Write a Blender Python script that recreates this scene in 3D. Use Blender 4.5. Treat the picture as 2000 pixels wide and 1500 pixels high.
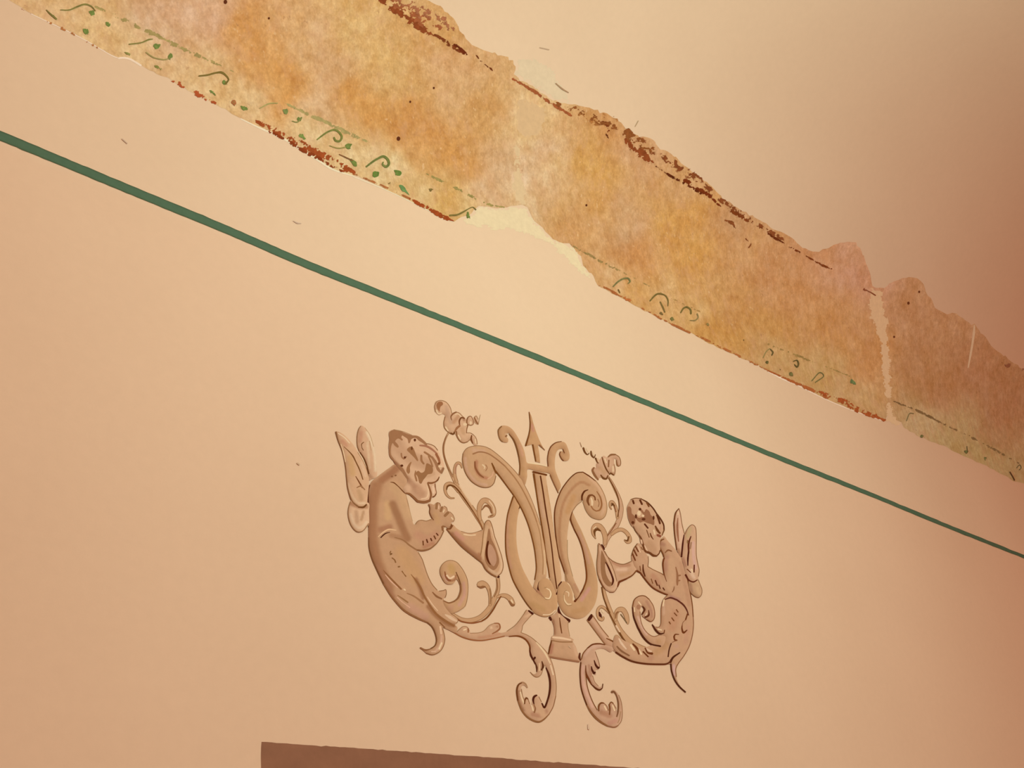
import bpy, math, random
import numpy as np
from mathutils import Vector, Matrix
from mathutils.geometry import delaunay_2d_cdt

for o in list(bpy.data.objects):
    bpy.data.objects.remove(o)
scn = bpy.context.scene
COL = scn.collection
random.seed(7)
RNG = np.random.default_rng(7)

# ---------------------------------------------------------------- camera
# wall plane y = 0, room on the side y < 0, x along the wall, z up (metres)
VX = np.array([3420 - 1000, 1650 - 750.0])          # vanishing point of the wall's horizontals
VY = np.array([511 - 1000, -2790 - 750.0])          # vanishing point of the wall's verticals
F = math.sqrt(-(VX @ VY))                           # focal length in pixels of the 2000 px frame
XW = np.array([*VX, F]); XW /= np.linalg.norm(XW)   # world axes seen from the camera (x right, y down, z ahead)
ZW = np.array([*VY, F]); ZW /= np.linalg.norm(ZW)
YW = np.cross(ZW, XW); YW /= np.linalg.norm(YW)
CAM = np.array([0.0, -1.15, 1.6])
cam = bpy.data.cameras.new('camera')
cam.sensor_fit = 'HORIZONTAL'
cam.sensor_width = 36.0
cam.lens = 36.0 * F / 2000.0
cam.clip_start = 0.05
co = bpy.data.objects.new('camera', cam)
COL.objects.link(co)
M = np.stack([XW, YW, ZW])                          # camera (y down) -> world
right, up, back = M @ np.array([1, 0, 0]), M @ np.array([0, -1, 0]), M @ np.array([0, 0, -1])
co.matrix_world = Matrix(((right[0], up[0], back[0], CAM[0]), (right[1], up[1], back[1], CAM[1]),
                          (right[2], up[2], back[2], CAM[2]), (0, 0, 0, 1)))
scn.camera = co

# ---------------------------------------------------------------- world, lamp, exposure
W_ALB = np.array([0.80, 0.73, 0.64])                # cream wall paint
AMB = np.array([0.461, 0.110, 0.044])                # reflected room glow on the cream paint
LAMP = np.array([1.320, 1.304, 0.833])                 # lamp term on the cream paint
world = bpy.data.worlds.new('room_glow')
scn.world = world
world.use_nodes = True
bg = world.node_tree.nodes['Background']
bg.inputs[0].default_value = (*(AMB / W_ALB), 1)
bg.inputs[1].default_value = 1.0
lp = LAMP / W_ALB
ld = bpy.data.lights.new('pendant_lamp_light', 'POINT')
ld.energy = 4 * math.pi ** 2 * lp.max()
ld.color = tuple(lp / lp.max())
ld.shadow_soft_size = 0.12
lo = bpy.data.objects.new('pendant_lamp_light', ld)
lo.location = (1.25, -1.8, 2.8)
COL.objects.link(lo)
scn.view_settings.view_transform = 'Standard'
scn.view_settings.look = 'None'
scn.view_settings.exposure = 0.0
scn.view_settings.gamma = 1.0
scn.view_settings.use_curve_mapping = False

# ---------------------------------------------------------------- helpers
R_COVE, Z_COVE = 0.9, 2.95                          # the wall runs up into a cove of 0.9 m radius

def surf_many(p):
    """photo pixels -> points on wall / cove / ceiling and the normals there"""
    p = np.asarray(p, float)
    v = np.c_[p[:, 0] - 1000.0, p[:, 1] - 750.0, np.full(len(p), F)] @ M.T
    v /= np.linalg.norm(v, axis=1, keepdims=True)
    vy = np.where(np.abs(v[:, 1]) < 1e-9, 1e-9, v[:, 1])
    t = -CAM[1] / vy
    q = CAM + t[:, None] * v
    n = np.tile(np.array([0, -1.0, 0]), (len(p), 1))
    oy, oz = CAM[1] + R_COVE, CAM[2] - Z_COVE
    a = v[:, 1] ** 2 + v[:, 2] ** 2; b = 2 * (oy * v[:, 1] + oz * v[:, 2]); c = oy * oy + oz * oz - R_COVE ** 2
    tc = (-b + np.sqrt(np.maximum(b * b - 4 * a * c, 0))) / (2 * a)
    qc = CAM + tc[:, None] * v
    nc = np.c_[np.zeros(len(p)), -(qc[:, 1] + R_COVE) / R_COVE, -(qc[:, 2] - Z_COVE) / R_COVE]
    up_ = ~((t > 0) & (q[:, 2] <= Z_COVE))
    q[up_], n[up_] = qc[up_], nc[up_]
    flat = up_ & (qc[:, 1] < -R_COVE)
    if flat.any():
        q[flat] = CAM + ((Z_COVE + R_COVE - CAM[2]) / v[flat, 2])[:, None] * v[flat]
        n[flat] = (0, 0, -1.0)
    return q, n

def surf(px, py):
    q, n = surf_many([(px, py)])
    return q[0], n[0]

def hit(px, py, off=0.0):
    q, n = surf(px, py)
    return q + n * off

def lin(c):
    c = np.asarray(c, float)
    return np.where(c <= .04045, c / 12.92, ((c + .055) / 1.055) ** 2.4)

def hx(s):
    return lin(np.array([int(s[i:i + 2], 16) for i in (0, 2, 4)]) / 255.0)

# how bright the bare cream plaster comes out under this lamp (direct term, room glow, loss of glow where the cove leans over):
# used to turn a paint's seen colour into its own colour
LAMP_POS = np.array([1.25, -1.8, 2.8])
K_DIRECT, K_GLOW, K_LEAN = np.array([1.618, 1.561, .967]), np.array([.340, .087, .034]), np.array([-.056, -.013, -.005])

def wallref(q, n):
    d = LAMP_POS - q
    r2 = (d * d).sum(1)
    return K_DIRECT * (np.maximum(0, (d * n).sum(1)) / r2 ** 1.5)[:, None] + K_GLOW + K_LEAN * np.maximum(0, -n[:, 2])[:, None]

def P(s):
    return np.array([[float(v) for v in t.split(',')] for t in s.split()])

def spline(p, closed, step=1.6):
    n = len(p)
    if n < 3 and not closed:
        k = max(2, int(np.linalg.norm(p[1] - p[0]) / step) + 1)
        t = np.linspace(0, 1, k)[:, None]
        return p[0] * (1 - t) + p[1] * t, np.linspace(0, n - 1, k)
    out, par = [], []
    for i in range(n if closed else n - 1):
        p1, p2 = p[i], p[(i + 1) % n]
        p0 = p[i - 1] if (closed or i > 0) else 2 * p1 - p2
        p3 = p[(i + 2) % n] if (closed or i < n - 2) else 2 * p2 - p1
        k = max(1, int(round(np.linalg.norm(p2 - p1) / step)))
        for j in range(k):
            t = j / k
            out.append(.5 * (2 * p1 + (p2 - p0) * t + (2 * p0 - 5 * p1 + 4 * p2 - p3) * t * t + (3 * p1 - p0 - 3 * p2 + p3) * t ** 3))
            par.append(i + t)
    if not closed:
        out.append(p[-1]); par.append(n - 1.0)
    return np.array(out), np.array(par)

def rough(p, amp, step, closed=True):
    """straight pieces with a ragged edge"""
    out = []
    n = len(p)
    for i in range(n if closed else n - 1):
        a, b = p[i], p[(i + 1) % n]
        k = max(1, int(np.linalg.norm(b - a) / step))
        for j in range(k):
            q = a + (b - a) * j / k
            out.append(q + RNG.normal(0, amp, 2) * (1 if j else .4))
    return np.array(out)

def inside(q, poly):
    x, y = q[:, 0:1], q[:, 1:2]
    x1, y1 = poly[:, 0], poly[:, 1]
    x2, y2 = np.roll(x1, -1), np.roll(y1, -1)
    cr = ((y1 > y) != (y2 > y)) & (x < (x2 - x1) * (y - y1) / (y2 - y1 + 1e-12) + x1)
    return (cr.sum(1) % 2) == 1

def segdist(q, line):
    best = np.full(len(q), 1e9)
    if len(line) == 1:
        return np.linalg.norm(q - line[0], axis=1)
    for a, b in zip(line[:-1], line[1:]):
        d = b - a; t = np.clip(((q - a) @ d) / max(d @ d, 1e-9), 0, 1)
        best = np.minimum(best, np.linalg.norm(q - a - t[:, None] * d, axis=1))
    return best

def brushed_edges(q, o, col):
    """the painter's modelling: darker brushwork along edges turned left and down, a lighter rim on those turned right and up"""
    a = o; b = np.roll(o, -1, 0); d = b - a
    area = np.sum(a[:, 0] * b[:, 1] - b[:, 0] * a[:, 1])
    nr = np.c_[d[:, 1], -d[:, 0]] / (np.linalg.norm(d, axis=1, keepdims=True) + 1e-9) * (1 if area > 0 else -1)
    k = nr @ np.array([-.85, .53])
    dk = np.zeros(len(q)); lt = np.zeros(len(q))
    mid = (a + b) / 2
    for i in range(0, len(q), 400):
        dist = np.linalg.norm(q[i:i + 400, None, :] - mid[None], axis=2)
        dk[i:i + 400] = (np.exp(-(dist / 6.0) ** 1.3) * np.clip(k, 0, 1)).max(1)
        lt[i:i + 400] = (np.exp(-(dist / 4.5) ** 1.3) * np.clip(-k, 0, 1)).max(1)
    return col * (1 - dk[:, None] * np.array([.30, .38, .42])) * (1 + lt[:, None] * np.array([.10, .12, .13]))

HGT = [0.00012]
LIFT = [8e-6]
def lift():
    HGT[0] += LIFT[0]
    return HGT[0]

def value_noise(p, cell, seed):
    rg = np.random.default_rng(seed)
    t = rg.uniform(0, 1, (512, 512))
    q = p / cell + 137.0
    i = np.floor(q).astype(int); f = q - i; f = f * f * (3 - 2 * f)
    g = lambda dx, dy: t[(i[:, 0] + dx) % 512, (i[:, 1] + dy) % 512]
    return (g(0, 0) * (1 - f[:, 0]) + g(1, 0) * f[:, 0]) * (1 - f[:, 1]) + (g(0, 1) * (1 - f[:, 0]) + g(1, 1) * f[:, 0]) * f[:, 1]

def flake(p):
    """0..1, about evenly spread: paint stays where the coverage beats it"""
    v = .42 * value_noise(p, 11, 1) + .33 * value_noise(p, 5, 2) + .25 * value_noise(p, 2.3, 3)
    return np.clip((v - .5) * 2.3 + .5, 0, 1)

class Mesh:
    """collects flat paint shapes given in photo pixels; every vertex carries its colour"""
    def __init__(self):
        self.v, self.f, self.c = [], [], []
    def add(self, pts, faces, cols, off, alpha=None):
        b = len(self.v)
        a = np.ones(len(pts))
        if alpha is not None and np.min(alpha) < .999:
            tri = np.array(faces); pp = np.asarray(pts)
            keep = flake(pp[tri].mean(1)) < np.asarray(alpha)[tri].mean(1)
            faces = [tuple(f) for f, k in zip(faces, keep) if k]
        q, n = surf_many(pts)
        alb = np.clip(W_ALB * cols / wallref(q, n), 0, .95)
        self.v += list(q + n * off)
        self.c += [(*c, al) for c, al in zip(alb, a)]
        self.f += [tuple(b + i for i in f) for f in faces]
    def fill(self, outline, base, washes=(), grid=2.4, smooth=True, step=1.6, colfn=None, fade=None, dim=None, brushed=False):
        o = spline(outline, True, step)[0] if smooth else outline
        lo_, hi_ = o.min(0), o.max(0)
        gx, gy = np.meshgrid(np.arange(lo_[0], hi_[0], grid), np.arange(lo_[1], hi_[1], grid))
        g = np.c_[gx.ravel(), gy.ravel()] + RNG.uniform(-.2, .2, (gx.size, 2)) * grid
        inf = (g[:, 0] > -60) & (g[:, 0] < 2060) & (g[:, 1] > -60) & (g[:, 1] < 1560)
        g = np.vstack([g[inf], g[~inf][::97]])          # fine only where the photo looks
        if len(g):
            g = g[inside(g, o)]
        if len(g):
            g = g[segdist(g, np.vstack([o, o[:1]])) > .45 * grid]
        allp = np.vstack([o, g]) if len(g) else o
        n = len(o)
        r = delaunay_2d_cdt([Vector(p) for p in allp.tolist()], [(i, (i + 1) % n) for i in range(n)], [], 1, 1e-4)
        vs = np.array([(p.x, p.y) for p in r[0]])
        fs = [f if ((vs[f[1]][0] - vs[f[0]][0]) * (vs[f[2]][1] - vs[f[0]][1]) - (vs[f[1]][1] - vs[f[0]][1]) * (vs[f[2]][0] - vs[f[0]][0])) < 0 else f[::-1] for f in map(tuple, r[2])]
        col = colfn(vs) if colfn else np.tile(hx(base), (len(vs), 1))
        for w in washes:
            tone, wid, pts = w[0], w[1], w[2]
            k = w[3] if len(w) > 3 else 1.0
            ln = spline(P(pts), False, 4)[0] if len(P(pts)) > 1 else P(pts)
            d = segdist(vs, ln)
            a = np.clip(1.35 - d / (wid * .5), 0, 1); a = (a * a * (3 - 2 * a) * k)[:, None]
            col = col * (1 - a) + hx(tone) * a
        if brushed:
            col = brushed_edges(vs, o, col)
        if dim is not None:
            col = col * dim
        al = None
        if fade:
            al = fade[0] + (fade[1] - fade[0]) * np.clip(segdist(vs, np.vstack([o, o[:1]])) / fade[2], 0, 1)
        self.add(vs, fs, col, lift(), al)
    def line(self, tone, w, pts, alpha=1.0, step=1.6, ragged=False, dim=(1, 1, 1)):
        p = P(pts) if isinstance(pts, str) else pts
        s, par = spline(p, False, step)
        ws = np.interp(par, np.linspace(0, len(p) - 1, len(w) if hasattr(w, '__len__') else 2), w if hasattr(w, '__len__') else (w, w)) * .5
        d = np.gradient(s, axis=0); d /= np.linalg.norm(d, axis=1, keepdims=True) + 1e-9
        nrm = np.c_[-d[:, 1], d[:, 0]]
        # rounded ends
        s = np.vstack([s[0] - d[0] * ws[0] * .7, s, s[-1] + d[-1] * ws[-1] * .7])
        nrm = np.vstack([nrm[0], nrm, nrm[-1]]); ws = np.r_[ws[0] * .35, ws, ws[-1] * .35]
        n = len(s)
        if ragged:
            ks = np.linspace(1.35, -1.25, max(3, int(ws.max() * 2.6 / 1.4) + 1))
            top_ = min(.97, max(.35, (alpha - .33) * 2.2))
            prof = [(k_, top_ * (1 - .9 * abs(k_ / 1.35) ** 2.2)) for k_ in ks]
        else:
            prof = [(1, alpha), (-1, alpha)]
        pts2 = np.vstack([s + nrm * (ws * k)[:, None] for k, _ in prof])
        al = np.concatenate([np.full(n, d) for _, d in prof])
        qs = [(r * n + i, r * n + i + 1, (r + 1) * n + i + 1, (r + 1) * n + i) for r in range(len(prof) - 1) for i in range(n - 1)]
        fs = [t for q in qs for t in ((q[0], q[1], q[2]), (q[0], q[2], q[3]))] if ragged else qs
        self.add(pts2, fs, np.tile(hx(tone) * np.array(dim), (len(pts2), 1)), lift(), al)
    def blob(self, tone, pts, smooth=True):
        p = P(pts) if isinstance(pts, str) else pts
        self.fill(p, tone, grid=6, smooth=smooth)
    def dot(self, tone, x, y, r, ry=None):
        a = np.linspace(0, 2 * math.pi, 9)[:-1]
        self.blob(tone, np.c_[x + r * np.cos(a), y + (ry or r) * np.sin(a)])

WORLD = {}
def finish(name, m, mat, parent=None, label=None, cat=None, kind=None, group=None):
    v = np.array(m.v)
    c = np.array([(v[:, 0].min() + v[:, 0].max()) / 2, v[:, 1].max(), v[:, 2].min()])
    me = bpy.data.meshes.new(name)
    me.from_pydata((v - c).tolist(), [], m.f)
    at = me.color_attributes.new('paint', 'FLOAT_COLOR', 'POINT')
    at.data.foreach_set('color', np.array(m.c, dtype=np.float32).ravel())
    me.materials.append(mat)
    ob = bpy.data.objects.new(name, me)
    COL.objects.link(ob)
    place(ob, c, parent, label, cat, kind, group)
    return ob

def place(ob, c, parent=None, label=None, cat=None, kind=None, group=None):
    WORLD[ob.name] = np.array(c, float)
    ob.location = c if parent is None else np.array(c) - WORLD[parent.name]
    if parent is not None:
        ob.parent = parent
    for k, val in (('label', label), ('category', cat), ('kind', kind), ('group', group)):
        if val:
            ob[k] = val

def empty(name, c, label, cat):
    e = bpy.data.objects.new(name, None)
    e.empty_display_size = .05
    COL.objects.link(e)
    place(e, c, None, label, cat)
    return e

# ---------------------------------------------------------------- materials
def new_mat(name):
    m = bpy.data.materials.new(name); m.use_nodes = True
    nt = m.node_tree
    return m, nt, nt.nodes['Principled BSDF']

def N(nt, t, **kw):
    n = nt.nodes.new(t)
    for k, v in kw.items():
        if k.startswith('i_'):
            n.inputs[k[2:].replace('_', ' ')].default_value = v
        else:
            setattr(n, k, v)
    return n

def noise(nt, scale, detail=4, rough_=.55, vec=None):
    n = N(nt, 'ShaderNodeTexNoise')
    n.inputs['Scale'].default_value = scale; n.inputs['Detail'].default_value = detail; n.inputs['Roughness'].default_value = rough_
    if vec is not None:
        nt.links.new(vec, n.inputs['Vector'])
    return n

def ramp(nt, src, a, b, ca, cb):
    r = N(nt, 'ShaderNodeValToRGB')
    r.color_ramp.elements[0].position = a; r.color_ramp.elements[0].color = (*ca, 1)
    r.color_ramp.elements[1].position = b; r.color_ramp.elements[1].color = (*cb, 1)
    nt.links.new(src, r.inputs[0])
    return r

def mul(nt, a, b, kind='MULTIPLY', fac=1.0):
    x = N(nt, 'ShaderNodeMix', data_type='RGBA', blend_type=kind)
    if hasattr(fac, 'is_output'):
        nt.links.new(fac, x.inputs[0])
    else:
        x.inputs[0].default_value = fac
    for s, i in ((a, 6), (b, 7)):
        if hasattr(s, 'is_output'):
            nt.links.new(s, x.inputs[i])
        else:
            x.inputs[i].default_value = (*s, 1)
    return x.outputs[2]

def wall_material():
    m, nt, b = new_mat('cream_plaster')
    geo = N(nt, 'ShaderNodeNewGeometry')
    pos = geo.outputs['Position']
    n1 = noise(nt, 2.2, 3, .5, pos); n2 = noise(nt, 60, 4, .6, pos)
    c1 = ramp(nt, n1.outputs[0], .3, .7, (.975, .965, .955), (1.015, 1.015, 1.015))
    c2 = ramp(nt, n2.outputs[0], .3, .7, (.985, .985, .985), (1.012, 1.012, 1.012))
    c = mul(nt, tuple(W_ALB), c1.outputs[0]); c = mul(nt, c, c2.outputs[0])
    # the field below the green stripe carries a slightly pinker coat than the band above it
    sep = N(nt, 'ShaderNodeSeparateXYZ'); nt.links.new(pos, sep.inputs[0])
    st = N(nt, 'ShaderNodeMapRange'); nt.links.new(sep.outputs[2], st.inputs[0])
    st.inputs[1].default_value = 2.655; st.inputs[2].default_value = 2.668
    tint = ramp(nt, st.outputs[0], 0, 1, (.995, .968, .965), (1, 1.005, 1.01))
    c = mul(nt, c, tint.outputs[0])
    nt.links.new(c, b.inputs['Base Color'])
    b.inputs['Roughness'].default_value = .92
    b.inputs['Specular IOR Level'].default_value = .15
    n3 = noise(nt, 35, 5, .6, pos)
    bp = N(nt, 'ShaderNodeBump'); bp.inputs['Strength'].default_value = .10; bp.inputs['Distance'].default_value = .004
    nt.links.new(n3.outputs[0], bp.inputs['Height']); nt.links.new(bp.outputs[0], b.inputs['Normal'])
    return m

def paint_material(name, grain=.05, rough_=.85):
    m, nt, b = new_mat(name)
    at = N(nt, 'ShaderNodeVertexColor', layer_name='paint')
    geo = N(nt, 'ShaderNodeNewGeometry')
    n = noise(nt, 90, 4, .6, geo.outputs['Position'])
    r = ramp(nt, n.outputs[0], .3, .7, (1 - grain,) * 3, (1 + grain,) * 3)
    nt.links.new(mul(nt, at.outputs[0], r.outputs[0]), b.inputs['Base Color'])
    b.inputs['Roughness'].default_value = rough_
    b.inputs['Specular IOR Level'].default_value = .15
    return m

def fresco_material():
    m, nt, b = new_mat('weathered_fresco')
    at = N(nt, 'ShaderNodeVertexColor', layer_name='paint')
    geo = N(nt, 'ShaderNodeNewGeometry')
    mp = N(nt, 'ShaderNodeMapping'); mp.inputs['Scale'].default_value = (1, 1, .62); mp.inputs['Rotation'].default_value = (0, .25, 0)
    nt.links.new(geo.outputs['Position'], mp.inputs[0]); v = mp.outputs[0]
    c = at.outputs[0]
    big = noise(nt, 14, 6, .62, v)
    c = mul(nt, c, ramp(nt, big.outputs[0], .34, .66, (.975, .94, .87), (1.03, 1.05, 1.12)).outputs[0])
    mid = noise(nt, 62, 8, .72, v)
    c = mul(nt, c, ramp(nt, mid.outputs[0], .36, .64, (.86, .81, .74), (1.08, 1.10, 1.14)).outputs[0])
    fine = noise(nt, 260, 3, .6, v)
    c = mul(nt, c, ramp(nt, fine.outputs[0], .3, .7, (.90, .88, .86), (1.09, 1.10, 1.10)).outputs[0])
    pk = noise(nt, 34, 9, .75, v); po = N(nt, 'ShaderNodeVectorMath', operation='ADD'); po.inputs[1].default_value = (11.3, 4.7, 2.1)
    nt.links.new(v, po.inputs[0]); nt.links.new(po.outputs[0], pk.inputs['Vector'])
    f0 = ramp(nt, pk.outputs[0], .50, .62, (0, 0, 0), (.34, .34, .34))
    c = mul(nt, c, (.70, .50, .36), 'MIX', f0.outputs[0])
    fl = noise(nt, 120, 2, .5, v)
    f1 = ramp(nt, fl.outputs[0], .66, .74, (0, 0, 0), (.6, .6, .6))
    c = mul(nt, c, (.80, .66, .46), 'MIX', f1.outputs[0])
    dk = noise(nt, 85, 3, .6, v); off = N(nt, 'ShaderNodeVectorMath', operation='ADD'); off.inputs[1].default_value = (3.3, 1.7, 8.1)
    nt.links.new(v, off.inputs[0]); nt.links.new(off.outputs[0], dk.inputs['Vector'])
    f2 = ramp(nt, dk.outputs[0], .67, .76, (0, 0, 0), (.5, .5, .5))
    c = mul(nt, c, (.33, .17, .10), 'MIX', f2.outputs[0])
    nt.links.new(c, b.inputs['Base Color'])
    b.inputs['Roughness'].default_value = .9
    b.inputs['Specular IOR Level'].default_value = .15
    bp = N(nt, 'ShaderNodeBump'); bp.inputs['Strength'].default_value = .25; bp.inputs['Distance'].default_value = .003
    nt.links.new(mid.outputs[0], bp.inputs['Height']); nt.links.new(bp.outputs[0], b.inputs['Normal'])
    return m

M_WALL = wall_material()
M_PAINT = paint_material('mural_paint', .045)
M_FLAT = paint_material('flat_wall_paint', .05)
M_PLASTER = paint_material('bare_plaster', .05, .95)
M_FRESCO = fresco_material()
M_FRESCO2 = paint_material('old_border_paint', .22, .92)
# ---------------------------------------------------------------- the room: wall, coved ceiling, floor
def sheet(name, prof, x0, x1, mat, nx=2):
    vs, fs = [], []
    xs = np.linspace(x0, x1, nx)
    for x in xs:
        for y, z in prof:
            vs.append((x, y, z))
    k = len(prof)
    for i in range(nx - 1):
        for j in range(k - 1):
            fs.append((i * k + j, (i + 1) * k + j, (i + 1) * k + j + 1, i * k + j + 1))
    me = bpy.data.meshes.new(name); me.from_pydata(vs, [], fs); me.materials.append(mat)
    for p in me.polygons:
        p.use_smooth = True
    ob = bpy.data.objects.new(name, me); COL.objects.link(ob); ob['kind'] = 'structure'
    WORLD[ob.name] = np.zeros(3)
    return ob

X0, X1 = -2.5, 7.0
wall = sheet('wall_back', [(0, 0), (0, Z_COVE)], X0, X1, M_WALL)
wall['label'] = 'cream painted plaster wall below the cove'
arc = [(-R_COVE + R_COVE * math.cos(a), Z_COVE + R_COVE * math.sin(a)) for a in np.linspace(0, math.pi / 2, 97)]
ceiling = sheet('ceiling', arc + [(-4.2, Z_COVE + R_COVE)], X0, X1, M_WALL)
ceiling['label'] = 'cream plaster ceiling curving up from the wall'
mf, ntf, bf = new_mat('worn_floor_boards')
nf = noise(ntf, 6, 5, .6)
ntf.links.new(ramp(ntf, nf.outputs[0], .3, .7, (.20, .11, .06), (.32, .19, .10)).outputs[0], bf.inputs['Base Color'])
floor = sheet('floor', [(-4.2, 0), (0, 0)], X0, X1, mf)
floor['label'] = 'brown wooden floor of the room'

# ---------------------------------------------------------------- green stripe
m = Mesh()
top = P('-3000,-985 -1400,-322 -330,119.5 -150,193.5 0,255.5 150,318.5 300,381 450,443.5 600,509 850,610.5 1100,713 1300,797 1500,880.5 1700,961.5 1850,1023.5 2000,1084 2200,1164 2450,1263')
bot = P('-3000,-948.5 -1400,-294.5 -330,139.5 -150,213.5 0,275 150,337 300,399 450,460.5 600,525 850,624 1100,725.5 1300,808 1500,890.5 1700,970 1850,1031.5 2000,1091 2200,1170 2450,1268')
t_, _ = spline(top, False, 12); b_, _ = spline(bot, False, 12)
k = min(len(t_), len(b_)); t_ = t_[:k]; b_ = b_[:k]
rows = [t_, t_ * .82 + b_ * .18, t_ * .2 + b_ * .8, b_]
rows[0] = rows[0] + RNG.normal(0, .25, rows[0].shape) * [0, 1]; rows[3] = rows[3] + RNG.normal(0, .25, rows[3].shape) * [0, 1]
# paint colours of the stripe (as its own colour, not as lit): deep green with darker brushed edges
GREEN, GEDGE = np.array([.088, .205, .160]), np.array([.070, .140, .090])
for i, rrow in enumerate(rows):
    for (x, y) in rrow:
        m.v.append(hit(x, y, .0005)); m.c.append((*(GEDGE if i in (0, 3) else GREEN), 1))
for i in range(3):
    for j in range(k - 1):
        m.f.append((i * k + j, i * k + j + 1, (i + 1) * k + j + 1, (i + 1) * k + j))
finish('painted_stripe', m, M_FLAT, None, 'long thin green stripe painted along the cream wall below the fresco band', 'painted stripe')

# ---------------------------------------------------------------- dark rectangle
m = Mesh()
rect = np.vstack([rough(P('511,1449 600,1455 700,1461.5 850,1472 1000,1482.5 1236,1500 1420,1514'), .45, 9, False), P('1420,1514 1422,1900')[0:],
                  P('508,1900'), rough(P('510,1600 510,1520 509.5,1478 510.5,1452'), .3, 8, False)])
def rect_col(v):
    c = np.tile(hx('89583D'), (len(v), 1))
    return c * (1 + .05 * np.sin(v[:, :1] * .045 + 1) * np.sin(v[:, 1:] * .07))
m.fill(rect, '89583D', (), grid=16, smooth=False, colfn=rect_col)
ro = finish('painted_rectangle', m, M_FLAT, None, 'flat taupe brown rectangle painted on the wall below the lyre emblem', 'painted panel')

# ---------------------------------------------------------------- fresco band
fres = empty('fresco_band', hit(1000, 420), 'ochre and orange old fresco band uncovered below the ceiling, with red and green borders', 'fresco')
BOT = P('''-3000,-1480 -1400,-700 -420,-222 -300,-165 -150,-92 -60,-45 0,-12 20,2 50,20 75,35 100,45 130,58 160,73 190,92 215,105 232,112 250,117 270,125 300,140 340,160 380,183 420,203
 460,226 490,243 510,250 550,268 580,285 610,305 640,325 665,337 700,345 730,358 760,373 800,392 840,412 880,432 887,433 900,425 915,420 925,410 935,402 955,404
 970,407 990,405 1005,402 1020,400 1030,405 1035,415 1045,432 1055,440 1065,453 1080,467 1100,475 1112,475 1122,487 1135,500 1137,510 1145,525 1160,540 1167,556
 1190,570 1220,585 1250,602 1280,618 1310,633 1340,645 1370,662 1400,678 1440,696 1480,712 1510,730 1540,744 1570,756 1600,773 1640,790 1680,807 1728,822 1733,812
 1745,816 1760,825 1765,836 1790,850 1820,863 1850,873 1880,890 1920,907 1960,928 1980,940 2000,945 2060,975 2200,1044 2350,1118''')
TOP = P('''2350,957 2200,860 2060,755 2000,722 1975,706 1955,690 1935,675 1920,655 1910,640 1903,632 1897,635 1885,625 1868,612 1850,613 1832,606 1827,600 1818,582 1805,562 1797,548
 1785,542 1770,543 1745,550 1728,562 1712,562 1704,558 1698,530 1690,508 1680,485 1672,473 1655,472 1630,478 1615,485 1600,492 1580,490 1560,478 1550,467 1525,453
 1500,440 1470,420 1440,405 1418,392 1400,375 1380,355 1350,335 1330,318 1310,300 1290,292 1283,283 1270,270 1245,265 1225,255 1218,245 1205,232 1185,222 1160,215
 1150,210 1110,203 1080,197 1060,183 1040,168 1012,152 1003,145 1008,130 1002,118 985,110 960,103 940,96 920,88 910,75 895,52 885,35 860,12 830,0 760,-40 640,-110 500,-190 380,-262 -600,-890 -2200,-1880''')
FC = []
for t in '''-300,-150,CFA070 -100,-80,CFA06E 100,10,D2A46E 200,60,D4A870 260,90,D6AC74 330,20,CFA078 420,40,D2A27C 300,60,CFA47A 470,50,D0924E 500,90,D0924E 560,140,CF9048 560,190,D09048
 600,90,D3A36C 640,140,D2A472 620,210,D2A472 700,40,D6A866 740,100,D8AA68 700,190,CF9048 720,230,CF9048 770,150,D2A464 800,240,CC8C48 830,270,CD8D48 850,80,D29E5E 880,120,D29E66 880,300,CD8E46
 910,310,CF8F45 900,180,D0A068 950,200,CE9858 950,260,CC9656 980,330,CEA476 940,370,D0A270 990,380,CFA06C 400,150,D6AC74 480,200,D8B07A 600,260,D9B57E 680,290,DAB880 760,330,D8B57A 820,370,D6AE70 870,395,D4A65E 920,405,D8AE6C
 1030,225,DEB87E 1035,260,DDB87E 1000,300,D4AA7A 1060,300,D4A87A 1085,325,DEB984 1020,350,DAB88E 1018,385,DFC090 1060,380,CE9C64 1090,400,CE9A5A 1140,300,D0994E 1160,340,D2984A 1180,400,CC9048 1120,440,CC9458
 1215,410,CA9A68 1225,455,C99A6C 1240,490,C88446 1240,510,C98A4C 1300,430,CE9448 1350,420,CD9046 1340,500,CB8E44 1250,300,CC9866 1330,380,CA9660 1180,260,CA8E52 1450,480,C48A52 1440,430,C28E60 1500,540,BF8250 1450,590,C08448 1560,590,BD7E4A 1600,500,BE8054
 1650,500,BE8460 1690,540,BC8060 1620,640,B97A42 1500,640,BE8242 1700,700,B67642 1300,575,CE9C60 1350,615,CC9A5C 1400,650,C28640 1250,570,CF9A58 1190,545,D2A26A 1500,690,BC8A52 1550,720,B98A54 1600,740,B78850 1660,780,B68452
 1780,590,AE744C 1820,640,AA7048 1800,720,A56A40 1850,760,A0643C 1900,720,A06440 1950,800,985C38 1990,780,965A36 1950,860,9C6640 1800,830,AC8054 1850,850,A67E50 1900,880,A07848 1960,910,9C7044 2100,900,8E5634 2300,1000,865030'''.split():
    x, y, h = t.rsplit(',', 2)[0], t.rsplit(',', 2)[1], t.rsplit(',', 2)[2]
    FC.append((float(x), float(y), *hx(h)))
FC = np.array(FC)
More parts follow.
